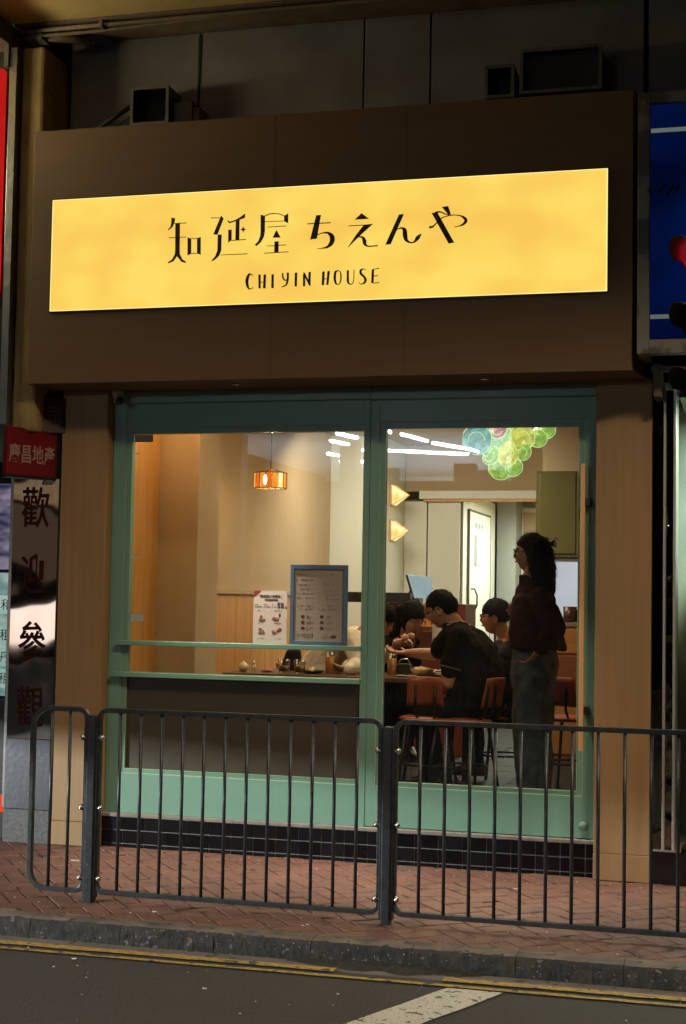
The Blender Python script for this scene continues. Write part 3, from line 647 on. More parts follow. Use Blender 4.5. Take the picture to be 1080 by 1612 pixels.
pos = empty('price_poster', (-.452, .083, 1.2245), 'white price poster with 58 dollar meal sets left of the blue framed menu', 'poster')
sh = MB().box(-.104, .102, 0, .004, 0, .310).build('sheet', PAPERW, pos)
MB().prism([(-.104, .31), (-.104, .268), (-.055, .31)], -.001, -.0002).build('corner_flash', mat('red print', (.22, .03, .02), .7), pos)
text('「知延屋小食盛合」', .0175, (0, -.0008, .272), INK, pos, 'heading', bold=.0003)
MB().box(-.035, .045, -.0012, -.0002, .252, .261).build('print_bar', INK, pos)
text('58', .042, (.062, -.0008, .212), INK, pos, 'price', bold=.0009); text('元', .012, (.095, -.0008, .212), INK, pos, 'price_unit')
mb = MB()
for a, b in ((-.095, -.05), (-.04, .0), (.01, .035)): scribble(mb, a, b, .212, .008, -.001); scribble(mb, a, (a + b) / 2, .226, .006, -.001)
for z, s in ((.192, 0), (.118, .0), (.028, 0)):
    for a in (-.075, .025): scribble(mb, a, a + .045, z, .005, -.001, .6)
tag(mb.build('small_print', INKL, pos), kind='stuff')
for cx, cz in ((-.045, .155), (.045, .160), (-.045, .075), (.04, .078)):
    mc = MB()
    for k in range(5): mc.ball((cx + random.uniform(-.022, .022), -.0012, cz + random.uniform(-.018, .016)), random.uniform(.007, .015), .001, random.uniform(.006, .012), 9, 5)
    mc.build('dish_picture', FOOD, pos)

# CCTV camera under the fascia at the left corner
cc = empty('security_camera', (-1.386, -0.020, 2.652), 'small white and black security camera under the fascia at the left', 'camera')
cw = mat('off white plastic', (.35, .33, .28), .5)
MB().lathe([(.001, .086), (.034, .086), (.038, .06), (.03, .03), (.024, .018)], (-.02, .0, 0), 20).build('housing', cw, cc)
MB().tube([(-.022, 0, .035), (-.002, -.018, .012)], [.030, .024], 14).build('arm', cw, cc)
MB().ball((.004, -.024, .0), .025).build('lens_dome', BLACKP, cc)
# ================================================================== PEDESTRIAN RAILING
YR = -1.45
rail = empty('pedestrian_railing', (0, YR, 0), 'dark grey steel pedestrian railing bolted between two posts along the kerb', 'railing')
def rrect(x0, x1, z0, z1, r0, r1, n=7):
    pts = []
    for cx, cz, r, a0 in ((x1 - r1, z1 - r1, r1, 90), (x1 - r1, z0 + r1, r1, 0), (x0 + r0, z0 + r0, r0, -90), (x0 + r0, z1 - r0, r0, -180)):
        for k in range(n): a = R(a0 - 90 * k / (n - 1)); pts.append((cx + r * math.cos(a), 0, cz + r * math.sin(a)))
    return pts
def frame_loop(x0, x1, z0, z1, r0, r1):
    """flat bar bent into a rounded rectangle: 26 mm deep, 22 mm high"""
    P = rrect(x0, x1, z0, z1, r0, r1); n = len(P); vs = []; h = .0115; d = .015
    for i in range(n):
        t = (Vector(P[(i + 1) % n]) - Vector(P[i - 1])).normalized(); nn = Vector((t.z, 0, -t.x)); p = Vector(P[i])
        for a, b in ((-h, -d), (h, -d), (h, d), (-h, d)): q = p + nn * a; vs.append((q.x, b, q.z))
    fs = [(i * 4 + k, i * 4 + (k + 1) % 4, ((i + 1) % n) * 4 + (k + 1) % 4, ((i + 1) % n) * 4 + k) for i in range(n) for k in range(4)]
    return MB().add(vs, fs).build('panel_frame', RAILM, rail, .003)
ZT, ZB = .930, .050
bar_me = None
def bars(xs):
    global bar_me
    for x in xs:
        if bar_me is None:
            b = MB().tube([(0, 0, ZB + .011), (0, 0, ZT - .011)], .0084, 10).build('bar', RAILM, rail); bar_me = b.data
        else: b = bpy.data.objects.new('bar', bar_me); sc.collection.objects.link(b); b.parent = rail
        b.location = (x, 0, 0)
frame_loop(-1.178, -.887, ZB, ZT, .085, .045)
bars([-1.078, -.980])
frame_loop(-.822, .598, ZB, ZT, .045, .045)
bars([-.822 + .1088 * i for i in range(1, 13)])
frame_loop(.668, 2.42, ZB, ZT, .045, .045)
bars([.668 + .1165 * i for i in range(1, 15)])
for x in (-.8545, .633, 2.46):
    p = MB()
    p.box(x - .021, x + .021, -.03, .03, -.02, .905)
    po = p.build('post', RAILM, rail, .004)
    box('post_side', RAILM, x - .0325, x - .0215, -.022, .022, .02, .900, po, .002); box('post_side', RAILM, x + .0215, x + .0325, -.022, .022, .02, .900, po, .002)
    for s in (-1, 1):
        for z in (.115, .455, .795):
            MB().lathe([(.0155, 0), (.0155, .006), (.013, .012), (.006, .017), (.001, .018)] if s > 0 else [(.0155, 0), (.0155, -.006), (.013, -.012), (.006, -.017), (.001, -.018)], (x + s * .045, -.012, z), 12, 'X').build('bolt', BOLT, po)
            MB().lathe([(.006, 0), (.006, s * .014)], (x + s * .032, -.012, z), 8, 'X').build('bolt', BOLT, po)

# ================================================================== LEFT NEIGHBOUR
def mirror(name, col, rough, dist, scale, stretch=(1, 1, 1)):
    m = bpy.data.materials.new(name); m.use_nodes = True; t = m.node_tree; N = t.nodes; L = t.links; b = N['Principled BSDF']
    b.inputs['Base Color'].default_value = (*col, 1); b.inputs['Metallic'].default_value = 1; b.inputs['Roughness'].default_value = rough
    tc = N.new('ShaderNodeTexCoord'); mp = N.new('ShaderNodeMapping'); mp.inputs['Scale'].default_value = stretch
    nz = N.new('ShaderNodeTexNoise'); nz.inputs['Scale'].default_value = scale; nz.inputs['Detail'].default_value = 1
    L.new(tc.outputs['Object'], mp.inputs[0]); L.new(mp.outputs[0], nz.inputs['Vector'])
    bp = N.new('ShaderNodeBump'); bp.inputs['Strength'].default_value = 1; bp.inputs['Distance'].default_value = dist
    L.new(nz.outputs['Fac'], bp.inputs['Height']); L.new(bp.outputs[0], b.inputs['Normal'])
    return m
MIR = mirror('wavy mirror polished steel', (.55, .52, .50), .035, .012, 2.1, (1.3, 1, .8))
MIR2 = mirror('scratched dull steel', (.10, .10, .11), .35, .0006, 30)
DKRED = mat('dark red vinyl letter', (.03, .007, .007), .6, spec=.1)
agency = empty('estate_agency_shop', (-2.08, 0, 0), 'neighbouring estate agency shop with polished steel pillar and lit property window at far left', 'building')
def ab(n, m, x0, x1, y0, y1, z0, z1, par=agency, bv=.002): return box(n, m, x0 + 2.08, x1 + 2.08, y0, y1, z0, z1, par, bv)
col = ab('steel_pillar', MIR, -2.085, -1.782, .0, .5, .62, 2.19)
ab('pillar_foot', MIR2, -2.088, -1.780, -.002, .5, .20, .618)
ab('pillar_base', mat('grey granite plinth', (.07, .07, .075), .35, col2=(.12, .12, .125), scale=60), -2.09, -1.778, -.006, .5, .0, .198)
ab('pillar_edge', BLACKP, -1.781, -1.773, -.004, .4, .2, 2.19)
for ch, z in (('歡', 2.005), ('迎', 1.60), ('參', 1.19), ('觀', .80)):
    text(ch, .26, (.145, -.003, z - .085), DKRED, agency, 'character', .0008, sx=.72, bold=.0025)
# window of property cards
ab('window_glow', glow('lit property card light box', (.16, .33, .30), (.62, .80, .74), .55, 5, (1, 1, 2)), -2.75, -2.10, .16, .18, .86, 1.62)
ab('upper_poster', glow('backlit purple city poster', (.05, .05, .12), (.42, .36, .50), .5, 7, (1, 1, 2.5)), -2.75, -2.10, .10, .12, 1.64, 2.17)
ab('window_frame', STEEL, -2.115, -2.092, .02, .2, .2, 2.3)
ab('window_sill_wall', BLACKP, -2.75, -2.12, .1, .4, .0, .84)
for k, (ch, z) in enumerate((('和', 1.40), ('租', 1.215), ('丹', 1.08), ('租', .95))):
    c_ = ab('property_card', glow('lit card %d' % k, (.42, .66, .58), (.62, .85, .76), .55, 4), -2.30, -2.118, .088, .092, z - .035, z + .08, agency, .001)
    text(ch, .075, (-.078, -.0895 + .175, z - .005), INK, agency, 'card_character', .0005)
ab('red_lamp', glow('red lamp', (.7, .03, .02), (.9, .1, .02), 1.0, 3), -2.16, -2.11, .03, .06, .17, .27)
ab('dark_interior', BLACK, -3.4, -2.0, .5, .6, 0, 5)
ab('upper_glass', mat('dim teal glass', (.12, .22, .22), .15), -2.6, -2.09, .05, .1, 2.3, 2.72)
ab('corner_trim', mirror('dull steel trim', (.30, .30, .29), .35, .003, 20), -2.060, -2.012, -.26, -.19, 2.50, 4.78)
ab('fascia_column', mat('dirty ochre painted column', (.34, .25, .10), .75, col2=(.22, .15, .06), scale=4, stretch=(4, 4, 1), bump=.001, spots=[((.05, .03, .02), 14, .7)]), -2.011, -1.860, -.20, .3, 2.46, 4.80, bv=.02)
ab('dark_fascia', BLACKP, -3.4, -2.09, -.16, .3, 2.72, 4.8)
ab('red_banner', glow('red lit banner', (.55, .010, .008), (.7, .02, .015), .8, 2), -3.4, -2.108, -.25, -.2, 3.3, 4.66)
ab('bracket', DUCT, -2.088, -2.058, -.28, -.24, 4.66, 4.80)
# projecting red box sign of the agency
A_, B_ = Vector((-1.975, -0.300, 2.339)), Vector((-1.810, 0.000, 2.337))
dv = (B_ - A_); ang = math.atan2(dv.y, dv.x); ln = math.hypot(dv.x, dv.y)
rs = empty('red_shop_sign', (A_.x, A_.y, 2.195), 'small red box sign with pale Chinese characters 慶昌地產 beside the brown pillar', 'sign', rz=ang)
REDB = mat('red sign board', (.15, .004, .008), .4, col2=(.12, .003, .007), scale=4)
box('board', REDB, 0, ln, .0, .05, 0, .285, rs, .002)
box('frame_bottom', BLACKP, -.004, ln + .004, -.006, .056, -.016, -.001, rs)
box('frame_end', BLACKP, ln + .001, ln + .035, -.004, .056, -.012, .29, rs)
text('慶昌地產', .118, (ln * .5, -.002, .085), mat('pale sign characters', (.30, .19, .15), .6), rs, 'character', .0008, sx=ln / .375 * .76, bold=.0015)
ub = empty('dark_box_sign', (-1.882, -0.100, 2.466), 'dark maroon box sign with faint worn marks above the red sign', 'sign', rz=ang * .6)
box('case', mat('dark maroon board', (.03, .008, .008), .5), .02, .165, 0, .12, .0, .215, ub)
text('司', .13, (.095, -.003, .055), mat('faint letter', (.085, .06, .05), .7), ub, 'character', .0006, sx=.7)

# ================================================================== RIGHT NEIGHBOUR
rs2 = empty('clinic_shop', (1.74, 0, 0), 'neighbouring shop with polished steel door frame and black granite base at far right', 'building')
def rb(n, m, x0, x1, y0, y1, z0, z1, par=rs2, bv=.002): return box(n, m, x0 - 1.74, x1 - 1.74, y0, y1, z0, z1, par, bv)
BRUSH = mat('brushed steel edge', (.55, .52, .46), .42, .8)
GRAN = mat('black polished granite', (.006, .006, .007), .12, spots=[((.25, .25, .25), 30, .77)])
rb('granite_base', GRAN, 1.7425, 4.0, -.004, .5, 0, .172)
rb('granite_cap', STONE, 1.7425, 1.90, -.012, .3, .1725, .182)
rb('mirror_side', mirror('dark wavy polished granite', (.22, .21, .18), .05, .012, 3.0, (3, 1, .6)), 1.7425, 1.800, .01, .5, .183, 2.69)
rb('steel_frame', BRUSH, 1.801, 1.815, -.02, .3, .183, 2.70)
rb('mirror_strip', mirror('wavy dark steel', (.35, .32, .26), .05, .014, 8, (1, 1, 1)), 1.8155, 1.853, .02, .3, .183, 2.66)
rb('steel_frame', BRUSH, 1.8535, 1.868, -.015, .3, .183, 2.66)
rb('door_glass', GLASS, 1.8685, 2.6, .03, .036, .183, 2.66, bv=0)
CURT = mat('pale green marbled wall', (.40, .50, .42), .4, col2=(.25, .30, .25), scale=3, stretch=(1, 1, .5), detail=2)
rb('inner_wall', CURT, 1.80, 3.6, 1.0, 1.05, .18, 2.7)
rb('shop_floor', STONE, 1.87, 3.6, .3, 1.0, .10, .18); rb('ceiling', CURT, 1.87, 3.6, .31, 1.0, 2.66, 2.70)
rb('side_wall', mat('deep green drape', (.05, .10, .075), .5, col2=(.02, .04, .03), scale=2, stretch=(3, 3, .6)), 2.02, 2.06, .12, .99, .2, 1.75)
rb('head', BLACK, 1.80, 3.6, .0, .5, 2.702, 2.80)
rb('wall_above', CONC, 1.685, 3.2, .02, .3, 2.66, 2.72) if False else None
rb('under_sign_pipe', DUCT, 1.745, 3.0, -.20, -.14, 2.735, 2.765, bv=.006)
rb('under_sign_bracket', BEAM, 1.752, 1.80, -.16, .0, 2.60, 2.80, bv=.01)
area('clinic_light', (2.7, .6, 2.6), (2.7, .6, 0), .8, .3, 60, (.85, 1.0, .9))
blue = empty('blue_light_box', (1.745, -.35, 2.80), 'deep blue shop light box with two pale stripes at the right edge', 'sign')
BL = glow('deep blue lit acrylic', (.0008, .003, .021), (.001, .009, .075), .75, 1.6)
box('panel', BL, .0, 1.2, .002, .05, .075, 1.33, blue, 0)
STR = glow('pale stripe', (.16, .18, .15), (.22, .25, .2), .6, 2)
box('stripe', STR, .002, 1.2, -.002, .0015, 1.18, 1.202, blue, 0); box('stripe', STR, .002, 1.2, -.002, .0015, .188, .21, blue, 0)
FRM = mat('dull grey sign frame', (.17, .165, .135), .55, .3, col2=(.07, .068, .055), scale=3.5, lo=.5, hi=.54)
box('frame_side', FRM, -.064, -.001, -.03, .30, .0, 1.39, blue, .003)
box('frame_bottom', FRM, -.0005, 1.2, -.03, .05, .0, .074, blue, .003)
box('frame_top', FRM, -.0005, 1.2, -.03, .05, 1.331, 1.39, blue, .003)
mk = MB()
for a, b, c in ((.085, .84, .05), (.115, .85, .04), (.045, .85, .05)): mk.tube([(a, -.003, b), (a + .02, -.003, b + c * .6), (a + .032, -.003, b + c)], .006, 5)
mk.build('smudge', mat('dark blue smudge', (.002, .004, .02), .5), blue)

# ================================================================== TRAFFIC SIGNAL at the kerb, seen from its side
ts = empty('traffic_signal', (2.22, -1.9, 0), 'black traffic signal with hooded lamps showing red at the right edge', 'traffic light')
ts.rotation_euler = (0, 0, R(48))
MB().tube([(0.02, 0, -.02), (0.02, 0, 3.3)], .055, 16).build('pole', RAILM, ts)
box('backing_board', BLACK, -.115, -.10, -.19, .19, 2.20, 3.25, ts, .01)
box('signal_case', BLACKP, -.0995, -.035, -.12, .12, 2.25, 3.2, ts, .015)
REDL = mat('lit red lens', (.5, .01, .01), .3, emit=((1, .02, .04), 45)); OFFL = mat('unlit lens', (.02, .03, .015), .2)
HOODM = mat('matt black hood', (.028, .028, .028), .75, spec=.1)
for z, m_ in ((2.905, REDL), (2.635, OFFL), (2.375, OFFL)):
    MB().lathe([(.078, -.118), (.07, -.128), (.05, -.138), (.001, -.141)], (0, 0, z), 20, 'X').build('lens', m_, ts)
    vs = []; fs = []; n = 22; sw = 250
    rows = [(-.1155, 1.0), (-.20, .97), (-.30, .94), (-.385, .91)]
    for j, (x, s) in enumerate(rows):
        for k in range(n + 1):
            a = R(90 - sw / 2 + sw * k / n); xx = x
            if j == 3: xx = x + .10 * (1 - math.cos((k / n - .5) * math.pi)) + (.10 if abs(k / n - .5) > .4 else 0)
            if j == 2: xx = x + .05 * (1 - math.cos((k / n - .5) * math.pi))
            vs.append((xx, 0.082 * s * math.cos(a), z + 0.082 * s * math.sin(a)))
    for j in range(3):
        for k in range(n): q_ = j * (n + 1) + k; fs.append((q_, q_ + 1, q_ + n + 2, q_ + n + 1))
    v = MB().add(vs, fs, True).build('hood', HOODM, ts); s_ = v.modifiers.new('thick', 'SOLIDIFY'); s_.thickness = .003

# ================================================================== STREET LAMPS, ADDED LAMPS AND THE LIT ARCADE ACROSS THE ROAD (behind the camera)
LENS = mat('lamp lens', (.9, .9, .85), .3, emit=((1, .86, .7), 6))
for i, (p, e) in enumerate(STREET_LAMPS):
    sl = empty('street_lamp', (p[0], p[1] - 2.0, 0), 'tall street lamp arching over the road, ' + ('left' if i == 0 else 'right') + ' one of the two', 'street lamp', 'street lamps across the road')
    MB().tube([(0, 0, -.1), (0, 0, 7.2), (0, .3, 7.68), (0, 1.0, 7.78), (0, 1.55, 7.78)], [.09, .06, .05, .045, .045], 12).build('pole', RAILM, sl)
    box('lantern', DUCT, -1.2, 1.2, 1.4, 2.7, 7.68, 7.80, sl, .02)
nl = empty('added_canopy_lamp', (-3.3, -1.0, 4.25), 'added unseen warm lamp on an arm lighting the canopy left of the shop', 'lamp')
MB().tube([(0, 1.0, .0), (0, .3, -.1), (0, 0, -.06)], .02, 8).build('arm', RAILM, nl); box('lamp_case', RAILM, -.42, .42, -.16, .16, -.09, -.03, nl)
fl = empty('added_flood_lamp', FLOOD, 'added low lamp behind an added shade board, out of view up the street', 'lamp', rz=math.atan2(6.6, 8.8))
box('beam_blocker', BLACK, 1.2, 1.22, -1.6, 1.6, -.115, 1.6, fl); MB().tube([(0, -.1, -1.6), (0, -.1, .12)], .03, 10).build('stand', RAILM, fl)  # board added out of view to cut off the top of the flood beam
arc = empty('arcade_building', (-4, -19, 0), 'building across the road with a lit upper arcade', 'building')
OPW = mat('pale painted wall', (.75, .75, .72), .8); OPD = mat('dark wall', (.05, .045, .04), .9)
def oa(n, m, x0, x1, y0, y1, z0, z1): return box(n, m, x0 + 4, x1 + 4, y0 + 19, y1 + 19, z0, z1, arc, 0)
oa('lower_wall', OPD, -30, 30, -19.4, -19.0, -.3, 2.2); oa('upper_wall', OPD, -30, 30, -19.4, -19.0, 4.75, 14)
oa('left_wall', OPD, -30, -7.3, -19.4, -19.01, 2.21, 4.74); oa('right_wall', OPD, -2.0, 30, -19.4, -19.01, 2.21, 4.74)
oa('back_wall', OPW, -8.5, -1.5, -29.5, -29.3, 2.0, 4.7); oa('ceiling', OPW, -8.5, -1.5, -29.29, -19.05, 4.66, 4.74)
oa('parapet', OPD, -5.75, -2.0, -19.4, -19.01, 2.21, 3.72); oa('stacked_box', OPD, -5.3, -4.95, -19.35, -19.05, 3.73, 3.90); oa('stacked_box', OPD, -4.9, -4.2, -19.35, -19.05, 3.73, 3.98); oa('stacked_box', OPD, -3.1, -2.7, -19.35, -19.05, 3.73, 4.05); oa('stacked_box', OPD, -2.65, -2.1, -19.35, -19.05, 3.73, 3.92); oa('added_uplight', OPD, -5.6, -3.6, -24.5, -22.5, 2.85, 2.98)  # last box is a trough added beneath the arcade fill light
oa('partition', OPD, -5.75, -5.4, -21.0, -20.6, 2.2, 4.65); oa('shelf_boxes', OPD, -5.35, -2.2, -20.4, -20.0, 2.2, 3.15); oa('shelf_boxes', OPD, -4.9, -3.9, -20.4, -20.0, 3.16, 3.5)
TUBE = mat('lit fluorescent tube', (1, 1, 1), .3, emit=((.82, .95, 1.0), 95))
for k, (xa, ya, xb, yb) in enumerate([(-4.23, -18.2, -4.21, -18.52), (-4.07, -18.86, -3.85, -20.13), (-3.81, -20.49, -3.36, -21.66), (-3.31, -21.79, -3.22, -22.33), (-5.09, -21.89, -3.53, -22.85), (-5.27, -18.62, -5.08, -19.42), (-5.76, -19.93, -5.51, -20.81), (-6.53, -22.45, -6.4, -22.74), (-6.4, -22.89, -6.26, -24.41), (-6.79, -24.37, -6.28, -24.48), (-5.57, -21.45, -5.59, -21.98)]):
    MB().tube([(xa + 4, ya + 19, 4.60), (xb + 4, yb + 19, 4.60)], .032, 8).build('fluorescent_tube', TUBE, arc)
sg = empty('lit_shop_front', (-11.2, -19.0, 0), 'bright white shop window across the road', 'shop window')
box('light_panel', glow('bright shop interior', (1, .8, .66), (1, .88, .78), 1.9, 1), -1.3, 1.0, .0, .05, .45, 1.2, sg, 0)
box('exit_panel', glow('green lit panel', (.05, .5, .3), (.3, .9, .7), .9, 1), -1.7, -1.3, .06, .08, 2.2, 3.3, sg, 0)
box('amber_panel', glow('amber lit panel', (.8, .5, .25), (1, .75, .5), .3, 2), -1.1, 1.6, .0, .05, 3.3, 4.1, sg, 0); box('awning', mat('brown awning', (.3, .2, .13), .8, emit=((.3, .2, .13), .25)), -1.1, 1.6, .0, .05, 1.9, 3.1, sg, 0)
# ================================================================== RESTAURANT ROOM
FZ = .25
FLT = mat('dark patterned floor tile', (.014, .012, .010), .6, col2=(.028, .024, .02), scale=9, spec=.15)
fl_ = struct(box('interior_floor', SAND, -1.6, 1.75, .17, 9.5, FZ - .06, FZ - .006, bevel=0))
for i in range(9):
    for j in range(14):
        x0 = -1.5 + i * .36; y0 = .20 + j * .36
        box('floor_tile', FLT, x0, x0 + .354, y0, y0 + .354, FZ - .0055, FZ + random.uniform(-.001, 0), fl_, 0) if j < 12 and x0 > 0.2 else None
struct(box('interior_floor_back', FLT, -1.6, 1.75, 4.53, 9.5, FZ - .0059, FZ - .001, bevel=0)); struct(box('interior_floor_left', FLT, -1.6, .28, .17, 4.529, FZ - .0059, FZ - .001, bevel=0))
CEILM = mat('warm ceiling paint', (.55, .47, .36), .85)
struct(box('interior_ceiling', CEILM, -1.6, 1.75, .17, 9.5, 3.0, 3.1, bevel=0))
struct(box('interior_wall_left', WALLW, -1.60, -1.48, .17, 6.2, FZ, 2.999, bevel=0))
struct(box('interior_wall_right', WALLW, 1.60, 1.72, .17, 9.5, FZ, 2.999, bevel=0))
door_wall = struct(box('interior_front_wall', WALLW, -1.475, 1.436, .17, .2, 2.73, 2.998, bevel=0))
# wood lined jamb beside the window and the pilaster behind it
jl = empty('wood_wall_lining', (-1.479, .2, FZ), 'orange oak wall lining just inside the window at its left edge', 'wall lining')
for k in range(3): box('board', ORANGE, 0, .012, .0 + k * .21, .207 + k * .21, .0, 2.74, jl, .002)
BRN = mat('brown painted pilaster', (.50, .34, .18), .6, col2=(.44, .29, .15), scale=3)
pil = empty('pilaster', (-1.48, .84, FZ), 'brown square pilaster just inside the left of the shop window', 'pilaster')
box('shaft', BRN, .001, .275, 0, .006, .1, 2.745, pil); box('side', WALLW, .001, .277, .0065, .40, .1, 2.745, pil)
box('foot', ORANGE, .001, .285, -.008, .41, .0, .099, pil)
# wainscot on the left wall
wa = empty('wainscot', (-1.479, 1.3, FZ), 'orange oak wainscot with pale cap rail along the left wall behind the diners', 'wainscot')
for k in range(13): box('board', ORANGE, 0, .014, .0 + k * .36, .357 + k * .36, .0, 1.262, wa, .002)
box('cap_rail', WALLW, 0, .035, 0, 4.68, 1.263, 1.303, wa, .004)
# column with two pyramid wall lamps
clm = empty('wall_column', (-1.48, 5.0, FZ), 'pale square column at the back of the room carrying two pyramid lamps', 'column')
box('shaft', WALLP, .001, .48, 0, .99, .001, 2.745, clm)
SC = glow('lit pyramid lamp glass', (1, .55, .14), (1, .82, .40), 1.45, 14)
for z, lb in ((2.475, 'upper pyramid shaped brass wall lamp glowing on the pale column'), (2.14, 'lower pyramid shaped brass wall lamp glowing on the pale column')):
    s_ = empty('wall_lamp', (-.999, 5.45, z), lb, 'wall lamp', 'pyramid wall lamps')
    box('back_plate', PULL, .0005, .014, -.10, .10, -.10, .10, s_)
    b = [(.016, -.095, -.095), (.016, .095, -.095), (.016, .095, .095), (.016, -.095, .095)]
    MB().add(b + [(.17, 0, 0)], [(0, 1, 4), (1, 2, 4), (2, 3, 4), (3, 0, 4), (3, 2, 1, 0)]).build('shade', SC, s_)
    e = MB()
    for p in b: e.tube([p, (.172, 0, 0)], .003, 5)
    e.tube(b, .003, 5, closed=True); e.build('brass_edge', PULL, s_)
# back wall with pale panels, header and corridor
bw_ = struct(box('interior_back_wall', WALLW, -1.0, -.42, 6.0, 6.1, 2.55, 2.999, bevel=0))
struct(box('interior_back_wall', WALLW, -.4195, .62, 6.0, 6.1, 2.55, 2.999, bevel=0))
struct(box('interior_right_partition', WALLW, .57, 1.599, 4.3, 4.4, FZ, 2.999, bevel=0))
struct(box('interior_right_partition', WALLW, .571, .64, 4.41, 9.0, FZ, 2.999, bevel=0))
struct(box('kitchen_back_wall', WALLP, -1.0, 1.59, 9.0, 9.1, FZ, 2.9, bevel=0))
struct(box('corridor_wall', WALLP, -.56, -.44, 6.11, 8.0, FZ, 2.56, bevel=0))
bp_ = empty('back_panelling', (-1.0, 5.97, FZ), 'tall pale panels in a shadow gap frame on the back wall of the room', 'panelling')
GAP = mat('dark shadow gap', (.10, .09, .07), .8)
for a, b in ((.003, .225), (.238, .553)): box('panel', WALLP, a, b, 0, .025, 0, 2.20, bp_)
box('backing', GAP, .0, .56, .0255, .029, 0, 2.22, bp_, 0)
box('header', WALLP, .16, 1.64, -.06, .029, 2.222, 2.30, bp_); box('header_track', ORANGE, .20, 1.64, -.05, -.01, 2.195, 2.218, bp_)
kd = empty('kitchen_door', (-.438, 6.33, FZ), 'pale corridor door with paper notices and a curved handle', 'door')
box('leaf', WALLP, .0, .024, 0, 1.22, .0, 2.13, kd, .003)
fr_ = MB(); fr_.box(.0, .027, -.010, -.004, 0, 2.15); fr_.box(.0, .027, 1.224, 1.24, 0, 2.15); fr_.box(.0, .027, -.004, 1.224, 2.134, 2.15); fr_.build('frame', GAP, kd)
MB().tube([(.026, .10, 1.14), (.06, .10, 1.14), (.085, .10, 1.20), (.085, .10, 1.30), (.06, .10, 1.36), (.026, .10, 1.36)], .009, 8).build('handle', BLACKP, kd)
NP = mat('notice paper', (.80, .80, .78), .7)
box('notice', NP, .026, .028, .18, .78, 1.93, 2.05, kd, 0)
nb = MB()
for k in range(6): nb.box(.0285, .029, .24 + k * .085, .285 + k * .085, 1.955 + (k % 2) * .02, 2.03)
tag(nb.build('notice_print', INK, kd), kind='stuff')
box('notice_holder', mat('grey holder', (.3, .3, .28), .6), .026, .032, .26, .36, 1.60, 1.90, kd, 0); box('notice_strip', NP, .0325, .034, .37, .70, 1.60, 1.92, kd, 0)
kb_ = empty('kitchen_units', (-.3, 8.4, FZ), 'pale kitchen cupboards and grey column at the end of the corridor', 'kitchen unit')
box('column', mat('grey column', (.30, .31, .28), .6), -.15, .06, -.2, .3, 0, 2.6, kb_); box('cupboard', WALLP, .065, .42, .2, .55, 0, 2.3, kb_); box('cupboard_door', WALLW, .085, .40, .19, .199, .9, 2.25, kb_)
box('shelf', GAP, .50, .95, .45, .55, 1.88, 1.90, kb_); box('worktop', GAP, -.149, .5, -.3, -.201, 1.1, 1.14, kb_); box('ceiling_beam', WALLP, -.2, 1.0, -1.9, -1.8, 2.35, 2.6, kb_)
# right side: olive wall cabinet, lit panel, counter
OLV = mat('olive green cabinet', (.125, .12, .028), .45, col2=(.11, .105, .024), scale=2)
oc = empty('olive_cabinet', (.585, 4.0, 1.87), 'olive green wall cabinet at upper right behind the standing woman', 'cabinet')
box('body', OLV, -.03, .62, .02, .29, 0, .70, oc); box('door', OLV, .0, .30, .0, .019, .02, .68, oc, .006); box('door', OLV, .305, .60, .0, .019, .02, .68, oc, .006)
lp = empty('lit_wall_panel', (.69, 4.27, 1.36), 'bright white lit panel above the counter behind the woman', 'light panel')
box('frame', WALLP, -.02, .22, 0, .02, -.02, .50, lp); box('panel', glow('white lit panel', (.62, .64, .72), (.74, .75, .82), .82, 2), -.005, .195, -.012, -.001, .0, .47, lp)
co = empty('counter', (.62, 3.75, FZ), 'wooden counter with drawers and pale top behind the standing woman', 'counter')
CW = mat('counter wood', (.42, .20, .06), .45, col2=(.34, .15, .045), scale=3, stretch=(.6, 6, 6))
box('carcass', CW, 0, .66, .02, .54, 0, 1.05, co); box('top', STONE, -.02, .67, .0, .54, 1.052, 1.085, co)
for x in (.01, .335):
    box('drawer', CW, x, x + .315, .0, .0195, .84, 1.03, co, .004); box('cupboard_door', mat('red brown panel', (.20, .07, .03), .5), x, x + .315, .0, .0195, .46, .82, co, .004); box('drawer', CW, x, x + .315, .0, .0195, .04, .44, co, .004)
CUPM = mat('dark cup', (.05, .02, .015), .3)
for i, (x, y, r, h, lb) in enumerate([(.86, 3.86, .055, .125, 'large dark brown cup on the counter nearest the woman'), (.945, 3.88, .04, .10, 'black cup on the counter right of the large brown cup'), (.99, 3.97, .04, .09, 'black cup on the counter beside the pull handle')]):
    tag(MB().lathe([(r * .8, 0), (r, .01), (r, h), (r * .9, h), (r * .85, .02), (.001, .015)], (0, 0, 0), 18).build('cup', CUPM if i == 0 else BLACKP, loc=(x, y, FZ + 1.086)), lb, 'cup', 'cups on the counter')
